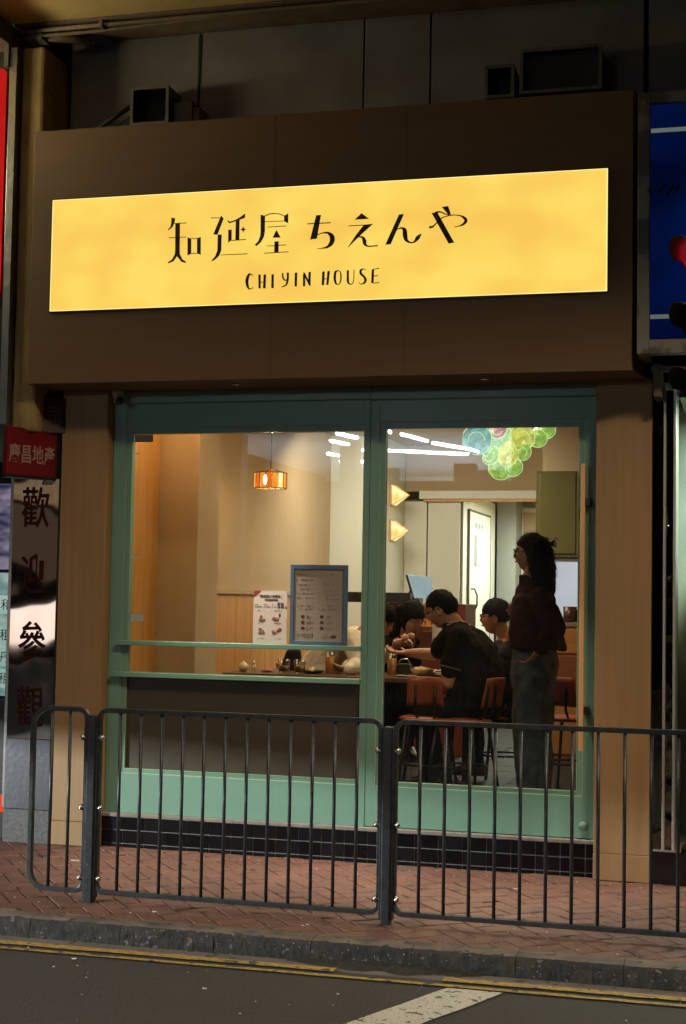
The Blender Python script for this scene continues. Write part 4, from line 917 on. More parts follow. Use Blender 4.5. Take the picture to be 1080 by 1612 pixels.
# till tablet on black counter at the back left
tl = empty('till_counter', (-.80, 3.6, FZ), 'black topped till counter at the back behind the diners', 'counter')
box('cabinet', mat('dark red cabinet', (.13, .022, .012), .5), 0, .85, .03, .5, 0, 1.215, tl); box('top', BLACKP, -.15, .40, 0, .5, 1.217, 1.30, tl)
box('notice_card', PAPERW, .58, .80, .018, .0285, .85, 1.08, tl); box('card_print', INK, .62, .76, .014, .0175, .93, .96, tl)
tb = empty('till_tablet', (-0.390, 3.700, 1.594), 'till tablet with pale screen on a black stand on the back counter', 'tablet')
sc_ = MB(); sc_.hexa([(-.075, 0, .10), (-.060, .012, .105), (.0, .012, -.09), (-.015, 0, -.095)], [(-.05, .20, .10), (-.04, .21, .105), (.03, .21, -.09), (.01, .20, -.095)]); sc_.build('screen_back', BLACKP, tb)
MB().hexa([(-.055, .0, .10), (-.052, .0, .10), (.008, .0, -.085), (.004, .0, -.085)], [(.11, .16, .09), (.112, .16, .09), (.13, .16, -.085), (.125, .16, -.085)]).build('screen', glow('tablet screen', (.40, .50, .52), (.50, .60, .60), .8, 3), tb)
MB().tube([(-.02, .05, 0), (-.07, .05, -.10)], .018, 8).build('stand', BLACKP, tb)
MB().ball((-.085, .03, -.085), .010).build('indicator', glow('blue indicator', (.1, .1, 1), (.15, .1, 1), 2.5), tb)
cs = empty('shelf_rack', (-0.239, 3.500, 1.340), 'small wooden rack of jars on the front of the till counter', 'rack')
box('back', ORANGE, -.04, .03, .02, .04, -.1, .12, cs); box('shelf', ORANGE, -.05, .06, -.04, .02, -.06, -.05, cs); box('shelf', ORANGE, -.05, .06, -.04, .02, .06, .07, cs)
for x in (-.03, .0, .03): MB().lathe([(.012, 0), (.012, .04), (.001, .042)], (x, -.01, .071), 10).build('jar', BLACKP, cs)
# ceiling lamps
LB = glow('ceiling lamp diffuser', (1, .82, .6), (1, .86, .66), 2.0, 1)
for i, (x, y, sx, sy) in enumerate([(.25, 2.1, 1.0, .6), (-.5, 3.75, .9, .4)]):
    l_ = empty('ceiling_lamp', (x, y, 2.999), ['flat ceiling lamp over the dining table', 'flat ceiling lamp at the back of the room'][i], 'ceiling lamp', 'flat ceiling lamps')
    box('housing', WALLP, -sx / 2, sx / 2, -sy / 2, sy / 2, -.07, -.001, l_); box('diffuser', LB, -sx / 2 + .03, sx / 2 - .03, -sy / 2 + .03, sy / 2 - .03, -.08, -.0705, l_)
wl_ = empty('added_window_lamp', (-.95, .42, 2.97), 'small added lamp on the ceiling just inside the window', 'ceiling lamp'); box('case', BLACKP, -.26, .26, -.07, .07, -.02, .028, wl_)
# pendant with stained glass drum
pd = empty('pendant_lamp', (-1.040, 1.850, 2.323), 'orange stained glass drum pendant lamp hanging in the left window', 'pendant lamp')
pz = pd.location.z
MB().tube([(0, 0, .09), (0.002, 0, .5), (0, 0, 2.998 - pz)], .004, 6).build('cord', BLACKP, pd)
MB().lathe([(.03, 2.997 - pz), (.03, 2.98 - pz), (.004, 2.97 - pz)], n=14).build('ceiling_rose', BLACKP, pd)
nP = 16; rP = .117; frm = MB()
pcol = [((1, .33, .03), 1.3), ((1, .52, .12), 1.5), ((1, .66, .28), 1.9), ((.95, .17, .01), 1.1), ((1, .48, .08), 1.6)]
PG = [glow('stained glass %d' % i, tuple(v * .8 for v in c), c, s, 14) for i, (c, s) in enumerate(pcol)]
for k in range(nP):
    a0 = 2 * math.pi * k / nP; a1 = 2 * math.pi * (k + 1) / nP; g = .04
    pts = [(rP * math.cos(a0 + g), rP * math.sin(a0 + g)), (rP * math.cos(a1 - g), rP * math.sin(a1 - g))]
    MB().hexa([(pts[0][0], pts[0][1], -.052), (pts[1][0], pts[1][1], -.052), (pts[1][0], pts[1][1], .052), (pts[0][0], pts[0][1], .052)],
              [(pts[0][0] * .97, pts[0][1] * .97, -.052), (pts[1][0] * .97, pts[1][1] * .97, -.052), (pts[1][0] * .97, pts[1][1] * .97, .052), (pts[0][0] * .97, pts[0][1] * .97, .052)]).build('glass_panel', PG[(k * 7 + k // 3) % 5], pd)
    frm.tube([(rP * math.cos(a0), rP * math.sin(a0), -.055), (rP * math.cos(a0), rP * math.sin(a0), .055)], .0028, 5)
for z in (-.055, .055): frm.tube([(rP * math.cos(2 * math.pi * k / 32), rP * math.sin(2 * math.pi * k / 32), z) for k in range(32)], .0035, 6, closed=True)
for k in range(4): frm.tube([(rP * math.cos(k * math.pi / 2), rP * math.sin(k * math.pi / 2), .055), (0, 0, .085)], .003, 5)
frm.build('brass_frame', DARKWOOD, pd)
MB().ball((0, -.124, -.0), .014, .005, .034).build('bulb_glow', glow('hot bulb', (1, .9, .6), (1, .95, .8), 5), pd)
MB().ball((0, 0, .07), .04, .04, .02).build('cap', PULL, pd)
pl_ = bpy.data.lights.new('pendant_bulb', 'POINT'); pl_.energy = 5; pl_.color = (1, .72, .4); pl_.shadow_soft_size = .03
po_ = bpy.data.objects.new('pendant_bulb', pl_); sc.collection.objects.link(po_); po_.location = (pd.location.x, pd.location.y, pz - .08)
# chandelier of coloured glass discs
ch = empty('disc_chandelier', (0.748, 1.450, 2.522), 'chandelier of green yellow and blue cast glass discs hanging behind the door', 'chandelier')
cz0 = ch.location.z
SX = .84
def discmat(name, c, e):
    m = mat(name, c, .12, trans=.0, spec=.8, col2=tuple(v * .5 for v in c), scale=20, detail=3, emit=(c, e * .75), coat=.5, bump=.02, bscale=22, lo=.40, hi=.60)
    t = m.node_tree; N = t.nodes; b = N['Principled BSDF']
    for l in list(t.links):
        if l.to_socket == b.inputs['Base Color']: t.links.new(l.from_socket, b.inputs['Emission Color'])
    tr = N.new('ShaderNodeBsdfTransparent'); tr.inputs[0].default_value = (*[.45 + .5 * v for v in c], 1)
    mx = N.new('ShaderNodeMixShader'); tc = N.new('ShaderNodeTexCoord'); nz = N.new('ShaderNodeTexNoise'); nz.inputs['Scale'].default_value = 13; nz.inputs['Detail'].default_value = 2
    mr = N.new('ShaderNodeMapRange'); mr.inputs[1].default_value = .3; mr.inputs[2].default_value = .7; mr.inputs[3].default_value = .25; mr.inputs[4].default_value = .9
    t.links.new(tc.outputs['Object'], nz.inputs['Vector']); t.links.new(nz.outputs['Fac'], mr.inputs[0]); t.links.new(mr.outputs[0], mx.inputs[0])
    t.links.new(tr.outputs[0], mx.inputs[1]); t.links.new(b.outputs[0], mx.inputs[2]); t.links.new(mx.outputs[0], N['Material Output'].inputs[0])
    return m
DG = [discmat('lime cast glass', (.40, .62, .14), 1.5), discmat('yellow cast glass', (.72, .74, .18), 1.5), discmat('pale green cast glass', (.5, .74, .42), 1.4), discmat('pale blue cast glass', (.34, .66, .64), 1.0), discmat('pink cast glass', (.8, .35, .5), .9)]
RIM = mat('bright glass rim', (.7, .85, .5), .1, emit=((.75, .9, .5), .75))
MB().lathe([(.12, 2.998 - cz0), (.12, 2.97 - cz0), (.02, 2.96 - cz0)], n=24).build('ceiling_plate', STEEL, ch)
MB().tube([(0, 0, .05), (0, 0, 2.97 - cz0)], .012, 8).build('stem', STEEL, ch)
for bx, bz in ((-.12, .08), (.05, .02), (.16, .1)): MB().ball((bx, .06, bz), .03).build('bulb', glow('frosted bulb', (1, .9, .6), (1, .95, .75), 3.5), ch)
discs = [(-.245, .03, .10, 3), (-.17, .015, .085, 2), (-.20, .12, .07, 2), (-.10, .10, .06, 4), (-.05, .03, .09, 2), (.02, .11, .085, 1), (.10, .04, .085, 1), (.16, .12, .08, 0), (.21, .04, .06, 0), (.27, .10, .06, 0), (.13, .13, .05, 4),
         (-.16, -.06, .065, 0), (-.01, -.055, .085, 1), (.115, -.05, .055, 0), (-.08, -.13, .085, 0), (.03, -.14, .06, 0), (-.03, .16, .08, 2), (.08, .18, .08, 1), (-.14, .18, .08, 3)]
for k, (dx, dz, r_, ci) in enumerate(discs):
    yo = -.10 + .16 * ((k * 37) % 10) / 10 + (.05 if dz > .08 else -.05)
    d_ = MB(); n = 22; vs = [(0, -.012, 0)]; fs = []
    for j, rr in enumerate((.3, .6, .85, 1.0)):
        for q_ in range(n):
            a = 2 * math.pi * q_ / n; wv = 1 + .05 * noise.noise(Vector((math.cos(a) * 2, math.sin(a) * 2, k)))
            vs.append((r_ * rr * wv * math.cos(a), -.012 + .010 * rr * rr + .004 * noise.noise(Vector((rr * 5, a * 2, k))), r_ * rr * wv * math.sin(a)))
    for q_ in range(n): fs.append((0, 1 + q_, 1 + (q_ + 1) % n))
    for j in range(3):
        for q_ in range(n): a0 = 1 + j * n + q_; a1 = 1 + j * n + (q_ + 1) % n; fs.append((a0, a0 + n, a1 + n, a1))
    o = MB().add(vs, fs, True).build('glass_disc', DG[ci], ch, loc=(dx * SX, yo, dz * 1.06 - .01)); o.rotation_euler = (R(random.uniform(-14, 10)), 0, R(random.uniform(-30, 30)))
    s_ = o.modifiers.new('t', 'SOLIDIFY'); s_.thickness = .008
    MB().tube([(r_ * math.cos(2 * math.pi * q_ / 24) * (1 + .03 * math.sin(q_ * 2)), 0, r_ * math.sin(2 * math.pi * q_ / 24)) for q_ in range(24)], .0027, 6, closed=True).build('rim', RIM, o); MB().tube([(r_ * .58 * math.cos(a_), -.014, r_ * (.58 * math.sin(a_) - .1)) for a_ in [k * .9 + q_ * .22 for q_ in range(16)]], .002, 5).build('ridge', RIM, o)

# ================================================================== FURNITURE AND TABLEWARE
TBM = mat('dark red brown tabletop', (.13, .05, .025), .35, col2=(.10, .04, .02), scale=4)
TZ = FZ + .73
table = empty('dining_table', (-.35, 1.75, FZ), 'long dark dining table covered with dishes behind the window', 'table')
box('tabletop', TBM, -.85, .78, -.38, .38, .70, .73, table, .004)
for x in (-.78, .70):
    for y in (-.3, .3): MB().tube([(x, y, 0), (x, y, .70)], .022, 10).build('leg', RAILM, table)
CHW = mat('red brown plywood', (.36, .075, .02), .4, col2=(.28, .055, .016), scale=3, stretch=(.7, 5, 5))
CHM = mat('black chair steel', (.03, .028, .026), .35, .6)
def make_chair(loc, rz, label, seat=.50, back=.76, bwid=.29):
    c = empty('chair', (loc[0], loc[1], FZ), label, 'chair', 'chairs around the dining table', R(rz))
    # local: the sitter looks along +Y, backrest at -Y
    vs = []; fs = []
    for j in range(6):
        for i in range(9):
            u = i / 8 - .5; v = j / 5; vs.append((u * (bwid - .02 * v), -.19 - .035 * v + .03 * (2 * u) ** 2 * -1 + .02, back - .185 + .185 * v))
    for j in range(5):
        for i in range(8): a = j * 9 + i; fs.append((a, a + 1, a + 10, a + 9))
    b = MB().add(vs, fs, True).build('backrest', CHW, c); s_ = b.modifiers.new('t', 'SOLIDIFY'); s_.thickness = .014
    MB().lathe([(.001, seat), (.17, seat), (.19, seat - .012), (.17, seat - .025), (.001, seat - .025)], n=24).build('seat', CHW, c)
    for sx in (-1, 1):
        for sy in (-1, 1): MB().tube([(sx * .12, sy * .12, seat - .025), (sx * .18, sy * .18, 0)], .011, 8).build('leg', CHM, c)
    MB().tube([(-.05, -.12, seat - .02), (-.06, -.185, seat + .05), (-.06, -.205, back - .05)], .009, 8).build('back_support', CHM, c)
    MB().tube([(.05, -.12, seat - .02), (.06, -.185, seat + .05), (.06, -.205, back - .05)], .009, 8).build('back_support', CHM, c)
    MB().tube([(.16 * math.cos(a), .16 * math.sin(a), .2) for a in [k * math.pi / 8 for k in range(16)]], .008, 6, closed=True).build('foot_ring', CHM, c)
    return c
c1 = (0.263, 1.000, 0.911); c2 = (0.690, 1.100, 0.919); c3 = (1.101, 1.450, 0.958)
make_chair((c1[0], c1[1] + .2), 6, 'empty red brown chair with its back to the window left of the man in black', bwid=.225)
make_chair((c2[0] - .19, c2[1] + .045), 76, 'red brown chair under the man in the black T-shirt')
make_chair((c3[0] + .02, c3[1] + .2), -20, 'red brown chair right of the standing woman by the counter')
make_chair((.62, 1.98), 80, 'chair under the youth in glasses at the end of the table', seat=.47)
make_chair((-.85, 2.25), -90 + 20, 'chair under the diner in the cream shirt', seat=.47)
# a bag of black cloth hanging at the left end of the table
BG = mat('black cloth', (.012, .011, .011), .85)
bgp = MB(); vs = []
bgp.hexa([(-0.997, 1.900, 0.890), (-0.781, 1.900, 0.897), (-0.805, 1.900, 1.133), (-0.908, 1.900, 1.130)], [(-1.061, 2.100, 0.878), (-0.841, 2.100, 0.885), (-0.850, 2.050, 1.127), (-0.955, 2.050, 1.125)])
bb = bgp.build('black_bag', BG, bevel=.02); tag(bb, 'black cloth bag standing behind the dishes in the left window', 'bag')
CER = mat('cream ceramic', (.72, .64, .5), .3); CLR = glass_mat('drinking glass', (.93, .93, .9), .08); JUICE = mat('orange iced tea', (.60, .25, .05), .2, emit=((.9, .35, .06), .04)); FOODM = mat('golden dumpling', (.62, .43, .22), .5, col2=(.75, .6, .38), scale=40); PINKF = mat('pink ham roll', (.55, .20, .13), .4, col2=(.68, .35, .25), scale=50)
def tall_glass(loc, label):
    g = empty('iced_drink', (loc[0], loc[1], TZ + .001), label, 'drink', 'tall iced drinks')
    MB().lathe([(.030, 0), (.034, .15), (.032, .15), (.028, .008), (.001, .008)], n=20).build('glass', CLR, g)
    MB().lathe([(.001, .0085), (.0272, .0085), (.030, .120), (.001, .120)], n=18).build('drink', JUICE, g)
    MB().tube([(.0, 0, .03), (.018, .01, .19)], .003, 6).build('straw', BLACKP, g)
    for k in range(3): box('ice_cube', CLR, -.018 + .01 * k, 0.0 + .01 * k, -.01, .01, .10 + .004 * k, .118 + .004 * k, g, .002)
tall_glass((-0.495, 1.550, 1.009), 'tall orange iced drink seen through the left window beside a hand')
tall_glass((-0.061, 1.550, 1.022), 'tall orange iced drink just right of the middle mullion')
g_ = (-0.007, 1.600, 1.021)
t_ = empty('black_pot', (g_[0] + .02, g_[1], TZ + .001), 'dark square pot on the table right of the iced drink', 'pot')
box('body', BLACKP, -.045, .045, -.04, .04, 0, .085, t_, .008); MB().tube([(-.04, 0, .09), (-.02, 0, .115), (.02, 0, .115), (.04, 0, .09)], .005, 6).build('handle', STEEL, t_)
def bowl(name, loc, r, h, m, label, food=None, fm=None, nfood=8, cat='bowl', grp=None):
    b = empty(name, (loc[0], loc[1], TZ + .001), label, cat, grp)
    MB().lathe([(r * .5, 0), (r * .8, h * .4), (r, h), (r * .95, h), (r * .75, h * .45), (.001, h * .2)], n=22).build('dish', m, b)
    if food:
        for k in range(nfood):
            a = k * 2.4; rr = r * .68 * math.sqrt(k / nfood)
            MB().ball((rr * math.cos(a), rr * math.sin(a), h * .8 + .012 * (1 - k / nfood)), r * .26, r * .22, r * .2, 10, 6).build(food, fm, b)
    return b
bk = (0.128, 1.620, 1.020)
bowl('bamboo_basket', bk, .085, .05, mat('bamboo', (.45, .28, .12), .6), 'basket heaped with pale dumplings in front of the man in black', 'dumpling', FOODM, 11, 'basket')
bowl('side_plate', (0.051, 1.500, 0.997), .07, .012, CER, 'pale side plate at the table edge by the empty chair', None, None, 0, 'plate')
bowl('serving_plate', (0.199, 1.700, 1.010), .07, .014, CER, 'white serving plate of fried food beside the arm of the man', 'fritter', FOODM, 5, 'plate')
bowl('small_plate', (-0.965, 1.620, 0.971), .055, .012, CER, 'white plate with pink rolled meat in the left window', 'meat_roll', PINKF, 7, 'plate')
bowl('dark_platter', (-0.630, 1.600, 0.981), .085, .02, BLACKP, 'dark oval platter beside the tall drink in the left window', 'morsel', FOODM, 3, 'plate')
for u, lb in (((-0.819, 1.550, 0.995), 'clear tumbler of iced water in front of the black bag'), ((-0.691, 1.500, 1.001), 'clear tumbler of dark drink left of the dark platter')):
    g = empty('tumbler', (u[0], u[1], TZ + .001), lb, 'glass', 'clear tumblers on the table')
    MB().lathe([(.036, 0), (.044, .095), (.041, .095), (.033, .01), (.001, .01)], n=20).build('glass', CLR, g)
    MB().lathe([(.001, .0105), (.0325, .0105), (.036, .05), (.001, .05)], n=16).build('drink', mat('amber drink', (.16, .08, .03), .1), g)
    for k in range(4): box('ice_cube', CLR, -.02 + .012 * k, -.004 + .012 * k, -.015 + .006 * k, .006 * k, .045 + .006 * k, .065 + .006 * k, g, .002)
jg = empty('cream_jug', (-1.130, 1.600, 0.984), 'little round cream jug at the left end of the table', 'jug'); jg.location.z = TZ + .001
MB().lathe([(.02, 0), (.034, .02), (.036, .04), (.02, .058), (.008, .062), (.006, .072), (.001, .075)], n=18).build('body', CER, jg)
MB().tube([(.034, 0, .045), (.05, 0, .04), (.045, 0, .02), (.033, 0, .018)], .004, 6).build('handle', CER, jg)
sp = empty('salt_shaker', (-1.055, 1.600, 0.986), 'small clear salt shaker with metal cap beside the cream jug', 'shaker'); sp.location.z = TZ + .001
MB().lathe([(.017, 0), (.014, .05), (.001, .05)], n=14).build('body', CLR, sp); MB().lathe([(.0145, .0505), (.014, .066), (.008, .074), (.001, .075)], n=14).build('cap', CER, sp)

for (x, y, r, lb) in ((.02, 1.62, .03, 'small white sauce cup on the table behind the dark pot'), (.30, 1.50, .026, 'small white cup on the table edge near the empty chair')):
    tag(MB().lathe([(r * .7, 0), (r, .04), (r * .92, .04), (.001, .008)], n=16).build('sauce_cup', CER, loc=(x, y, TZ + .001)), lb, 'cup')
tp_ = empty('takeaway_tray', (.22, 1.78, TZ + .001), 'clear plastic food tray with crumpled wrapping on the table before the man', 'tray')
box('tray', CLR, -.09, .09, -.06, .06, 0, .03, tp_, .006)
mb = MB(); vs = []; fs = []
for i in range(9):
    for j in range(7): vs.append((-.085 + .17 * i / 8, -.055 + .11 * j / 6, .035 + .03 * noise.noise(Vector((i * 1.7, j * 1.9, 3)))))
for i in range(8):
    for j in range(6): a = i * 7 + j; fs.append((a, a + 1, a + 8, a + 7))
o = MB().add(vs, fs).build('wrapping', PAPERW, tp_); sm_ = o.modifiers.new('t', 'SOLIDIFY'); sm_.thickness = .002
cs_ = MB().tube([(0, 0, .004), (.2, .05, .004)], .0035, 6); cs_.tube([(0, .012, .004), (.2, .068, .004)], .0035, 6)
tag(cs_.build('chopsticks', PULL, loc=(.02, 1.46, TZ)), 'pair of pale chopsticks lying on the table edge', 'chopsticks')
# ================================================================== PEOPLE
SKIN = mat('warm skin', (.47, .26, .17), .5, col2=(.43, .23, .15), scale=20)
HAIR = mat('black hair', (.005, .0042, .0038), .7, spec=.12, bump=.002, bscale=60, stretch=(1, 1, .15))
LIP = mat('lip', (.32, .10, .08), .45); EYE = mat('dark eye', (.015, .01, .01), .2); GLS = mat('black spectacle frame', (.01, .01, .01), .3); GLSR = mat('red brown spectacle frame', (.12, .02, .015), .3)
def V(p): return Vector(p)
def section_loft(mb, secs, n=18):
    vs = []
    for c, r_, f_, a, b in secs:
        for k in range(n):
            t = 2 * math.pi * k / n; co_, si = math.cos(t), math.sin(t)
            vs.append(V(c) + V(r_) * (a * math.copysign(abs(co_) ** .85, co_)) + V(f_) * (b * math.copysign(abs(si) ** .85, si)))
    m = len(secs); fs = [(i * n + k, i * n + (k + 1) % n, (i + 1) * n + (k + 1) % n, (i + 1) * n + k) for i in range(m - 1) for k in range(n)]
    fs += [tuple(range(n - 1, -1, -1)), tuple((m - 1) * n + k for k in range(n))]
    return mb.add(vs, fs, True)
def limb(mb, pts, rs, n=12):
    P = []; Q = []
    for i in range(len(pts) - 1):
        for k in range(6):
            t = k / 6; P.append(V(pts[i]).lerp(V(pts[i + 1]), t)); Q.append(rs[i] + (rs[i + 1] - rs[i]) * t + (.12 * rs[i] * math.sin(math.pi * t)))
    P.append(V(pts[-1])); Q.append(rs[-1])
    mb.tube(P, Q, n)
    for p, r_ in zip(pts, rs): mb.ball(p, r_, n=12, m=8)
def fuse(mb, name, m, parent, vox=.007, smooth=2, wrinkle=0, wscale=9, seed=0):
    me = bpy.data.meshes.new(name); me.from_pydata(mb.v, [], mb.f)
    bm = bmesh.new(); bm.from_mesh(me); bmesh.ops.recalc_face_normals(bm, faces=bm.faces); bm.to_mesh(me); bm.free()
    o = bpy.data.objects.new('tmp', me); sc.collection.objects.link(o)
    r_ = o.modifiers.new('r', 'REMESH'); r_.mode = 'VOXEL'; r_.voxel_size = vox
    s_ = o.modifiers.new('s', 'SMOOTH'); s_.factor = .5; s_.iterations = smooth
    dg = bpy.context.evaluated_depsgraph_get(); out = bpy.data.meshes.new_from_object(o.evaluated_get(dg))
    bpy.data.objects.remove(o); bpy.data.meshes.remove(me)
    if wrinkle:
        nr = [v.normal.copy() for v in out.vertices]
        for v, n_ in zip(out.vertices, nr):
            q_ = v.co * wscale; v.co += n_ * wrinkle * (abs(noise.noise(Vector((q_.x, q_.y, q_.z * .55 + seed)))) * 2 - .5 + .5 * noise.noise(q_ * 2.3))
    out.polygons.foreach_set('use_smooth', [True] * len(out.polygons)); out.materials.clear(); out.materials.append(m); out.name = name
    p = bpy.data.objects.new(name, out); sc.collection.objects.link(p); p.parent = parent
    return p
def basis(f, tilt=0, roll=0):
    f = V(f); f.z = 0; f.normalize(); r_ = f.cross(Vector((0, 0, 1))); u = Vector((0, 0, 1))
    q_ = Matrix.Rotation(R(-tilt), 3, r_); f = q_ @ f; u = q_ @ u
    q_ = Matrix.Rotation(R(roll), 3, f); return q_ @ r_, f, q_ @ u
def head_to(c, B, p): return V(c) + B[0] * p[0] + B[1] * p[1] + B[2] * p[2]
def add_head(mb, c, B, s=1.0):
    n, m = 40, 30; vs = []; fs = []
    G_ = lambda d2, w_: math.exp(-d2 / (w_ * w_))
    for i in range(m + 1):
        t = math.pi * i / m
        for k in range(n):
            a = 2 * math.pi * k / n
            x, y, z = .073 * math.sin(t) * math.cos(a), .093 * math.sin(t) * math.sin(a), .112 * math.cos(t)
            if z < 0:
                q_ = -z / .112; x *= 1 - .30 * q_ ** 1.5
                y = y * (1 - .06 * q_) + (.012 * q_ if y > 0 else .03 * q_)
                if y > 0: z *= 1.03
            if y > 0:
                yy = y
                y += .019 * G_(x * x + ((z + .018) * .75) ** 2, .014) + .009 * G_(x * x + ((z - .005) * .5) ** 2, .010)    # nose
                y += .008 * G_((x * .6) ** 2 + (z + .052) ** 2, .011)     # lips
                y += .009 * G_((x * .7) ** 2 + (z + .092) ** 2, .018)      # chin
                y += .005 * G_((x * .35) ** 2 + (z - .032) ** 2, .013)     # brow
                for sx in (-1, 1):
                    y -= .010 * G_((x - sx * .031) ** 2 * .6 + (z - .010) ** 2, .014)
                    y += .004 * G_((x - sx * .042) ** 2 + (z + .025) ** 2, .018)
                y -= .004 * G_((x * .5) ** 2 + (z + .072) ** 2, .010)
            vs.append(head_to(c, B, (x * s, y * s, z * s)))
    for i in range(m):
        for k in range(n): fs.append((i * n + k, (i + 1) * n + k, (i + 1) * n + (k + 1) % n, i * n + (k + 1) % n))
    mb.add(vs, fs, True)
    for sx in (-1, 1):
        e = [head_to(c, B, ((sx * .074) * s, (-.004 + .016 * math.cos(a)) * s, (-.008 + .028 * math.sin(a)) * s)) for a in [k * math.pi / 5 for k in range(10)]]
        mb.tube(e, .006 * s, 6, closed=True); mb.ball(head_to(c, B, (sx * .071 * s, 0, -.012 * s)), .010)
def face_bits(c, B, s, parent, glasses=None, gt=.0028):
    e = MB(); l_ = MB(); b_ = MB()
    for sx in (-1, 1):
        e.ball(head_to(c, B, (sx * .031 * s, .079 * s, .010 * s)), .0085 * s, .0085 * s, .0055 * s, 10, 6)
        b_.tube([head_to(c, B, ((sx * .016) * s, .094 * s, .027 * s)), head_to(c, B, ((sx * .033) * s, .089 * s, .033 * s)), head_to(c, B, ((sx * .052) * s, .072 * s, .026 * s))], .0028 * s, 6)
    e.build('eyes', EYE, parent); b_.build('eyebrows', HAIR, parent)
    l_.tube([head_to(c, B, (x * s, (.099 - abs(x) * .4) * s, (-.053 - abs(x) * .06) * s)) for x in (-.02, -.01, 0, .01, .02)], [.002, .0045, .005, .0045, .002], 8); l_.build('lips', LIP, parent)
    if glasses:
        g = MB()
        for sx in (-1, 1):
            g.tube([head_to(c, B, ((sx * .033 + .027 * math.cos(a)) * s, (.106 - .010 * abs(math.cos(a))) * s, (.006 + .022 * math.sin(a)) * s)) for a in [k * math.pi / 8 for k in range(16)]], gt, 6, closed=True)
            g.tube([head_to(c, B, (sx * .060 * s, .098 * s, .012 * s)), head_to(c, B, (sx * .076 * s, .05 * s, .010 * s)), head_to(c, B, (sx * .078 * s, .0, .004 * s)), head_to(c, B, (sx * .074 * s, -.012 * s, -.012 * s))], .0026, 6)
        g.tube([head_to(c, B, (-.008 * s, .108 * s, .010 * s)), head_to(c, B, (.008 * s, .108 * s, .010 * s))], .0025, 6)
        g.build('glasses', glasses, parent)
def hair(c, B, s, parent, name='hair', long_to=None, bun=None, vol=1.0, fringe=.052, seed=0, low=-.03, extra=None):
    mb = MB(); n, m = 44, 30; vs = []; fs = []
    for i in range(m + 1):
        t = math.pi * i / m
        for k in range(n):
            a = 2 * math.pi * k / n
            x, y, z = .080 * vol * math.sin(t) * math.cos(a), .101 * vol * math.sin(t) * math.sin(a) - .010, .113 * vol * math.cos(t) + .014
            if z < 0: q_ = -z / .112; x *= 1 - .26 * q_; y += .022 * q_ if y < 0 else 0
            strand = 1 + .022 * noise.noise(Vector((x * 60, y * 60, z * 14 + seed))) + .014 * noise.noise(Vector((x * 150, y * 150, z * 40 + seed)))
            if long_to: kk = [(-.2, low), (-.02, low), (.018, low), (.034, .0), (.055, .03), (.08, fringe), (.3, fringe)]
            else: kk = [(-.2, low), (-.045, low - .02), (-.028, -.05), (-.020, .012), (.022, .014), (.026, -.006), (.036, -.004), (.040, .03), (.07, fringe), (.3, fringe)]
            zl = low
            for (ya, za), (yb, zb) in zip(kk, kk[1:]):
                if ya <= y <= yb: zl = za + (zb - za) * (y - ya) / (yb - ya)
            hide = max(0, min(1, (zl - z) / .028 + .55))
            f_ = strand * (1 - .26 * hide)
            vs.append(head_to(c, B, (x * f_ * s, y * f_ * s, z * f_ * s)))
    for i in range(m):
        for k in range(n): fs.append((i * n + k, (i + 1) * n + k, (i + 1) * n + (k + 1) % n, i * n + (k + 1) % n))
    mb.add(vs, fs, True)
    if long_to:
        for pts, rs in long_to: limb(mb, pts, rs, 14)
    o = fuse(mb, name, HAIR, parent, .005, 2, .0022, 48, seed)
    rnd = random.Random(seed); V_ = o.data.vertices; N_ = len(V_); st = MB()
    for _ in range(420 if not long_to else 700):
        v = V_[rnd.randrange(N_)]; p = v.co.copy(); n_ = v.normal.copy()
        if (p - V(c)).dot(B[1]) > .07: continue
        d = -B[2] if (p - V(c)).dot(B[2]) < .07 else (n_.cross(B[0]) if rnd.random() < .5 else -n_.cross(B[0])) - B[2] * .4
        d = (d - n_ * d.dot(n_) + Vector((rnd.uniform(-.3, .3), rnd.uniform(-.3, .3), 0))).normalized(); ln_ = rnd.uniform(.015, .04) * (1.8 if long_to else 1)
        lift = rnd.uniform(.0, .0022)
        st.tube([p, p + d * ln_ * .5 + n_ * lift, p + d * ln_ + n_ * (lift * rnd.uniform(-1.2, .8))], [.0016, .0012, .0004], 3, cap=False)
    tag(st.build('hair_strands', HAIR, parent), kind='stuff')
    return o
def hand(mb, wrist, direction, palm_normal, s=1.0, curl=.5, grip=None):
    """palm and five separate bent fingers; direction = wrist to knuckles"""
    d = V(direction).normalized(); nrm = V(palm_normal); nrm = (nrm - d * nrm.dot(d)).normalized(); sd = d.cross(nrm)
    w_ = V(wrist)
    section_loft(mb, [(w_ - d * .02, sd, nrm, .024 * s, .018 * s), (w_ + d * .02 * s, sd, nrm, .030 * s, .015 * s), (w_ + d * .06 * s, sd, nrm, .040 * s, .013 * s), (w_ + d * .085 * s, sd, nrm, .038 * s, .010 * s)], 12)
    for k, (off, ln_) in enumerate(((-.030, .062), (-.010, .074), (.010, .080), (.030, .070))):
        p = w_ + d * .080 * s + sd * off * s; q_ = d.copy(); pts = [p - d * .012]; rr = [.0088 * s]
        ax = sd
        for j, fr_ in enumerate((.45, .32, .25)):
            q_ = (Matrix.Rotation(-curl * (.5 + .25 * j), 3, ax) @ q_); p = p + q_ * ln_ * fr_ * s * 1.1; pts.append(p); rr.append((.0084 - .0010 * j) * s)
        mb.tube([pts[0]] + pts[1:], rr, 8); mb.ball(pts[-1], rr[-1], n=8, m=6)
    t0 = w_ + d * .025 * s - sd * .026 * s; t1 = t0 + (d * .5 - sd * .75 - nrm * .3).normalized() * .038 * s; t2 = t1 + (d * .85 - sd * .25 - nrm * .45).normalized() * .030 * s
    mb.tube([t0, t1, t2], [.013 * s, .0105 * s, .0085 * s], 8); mb.ball(t2, .0085 * s, n=8, m=6)
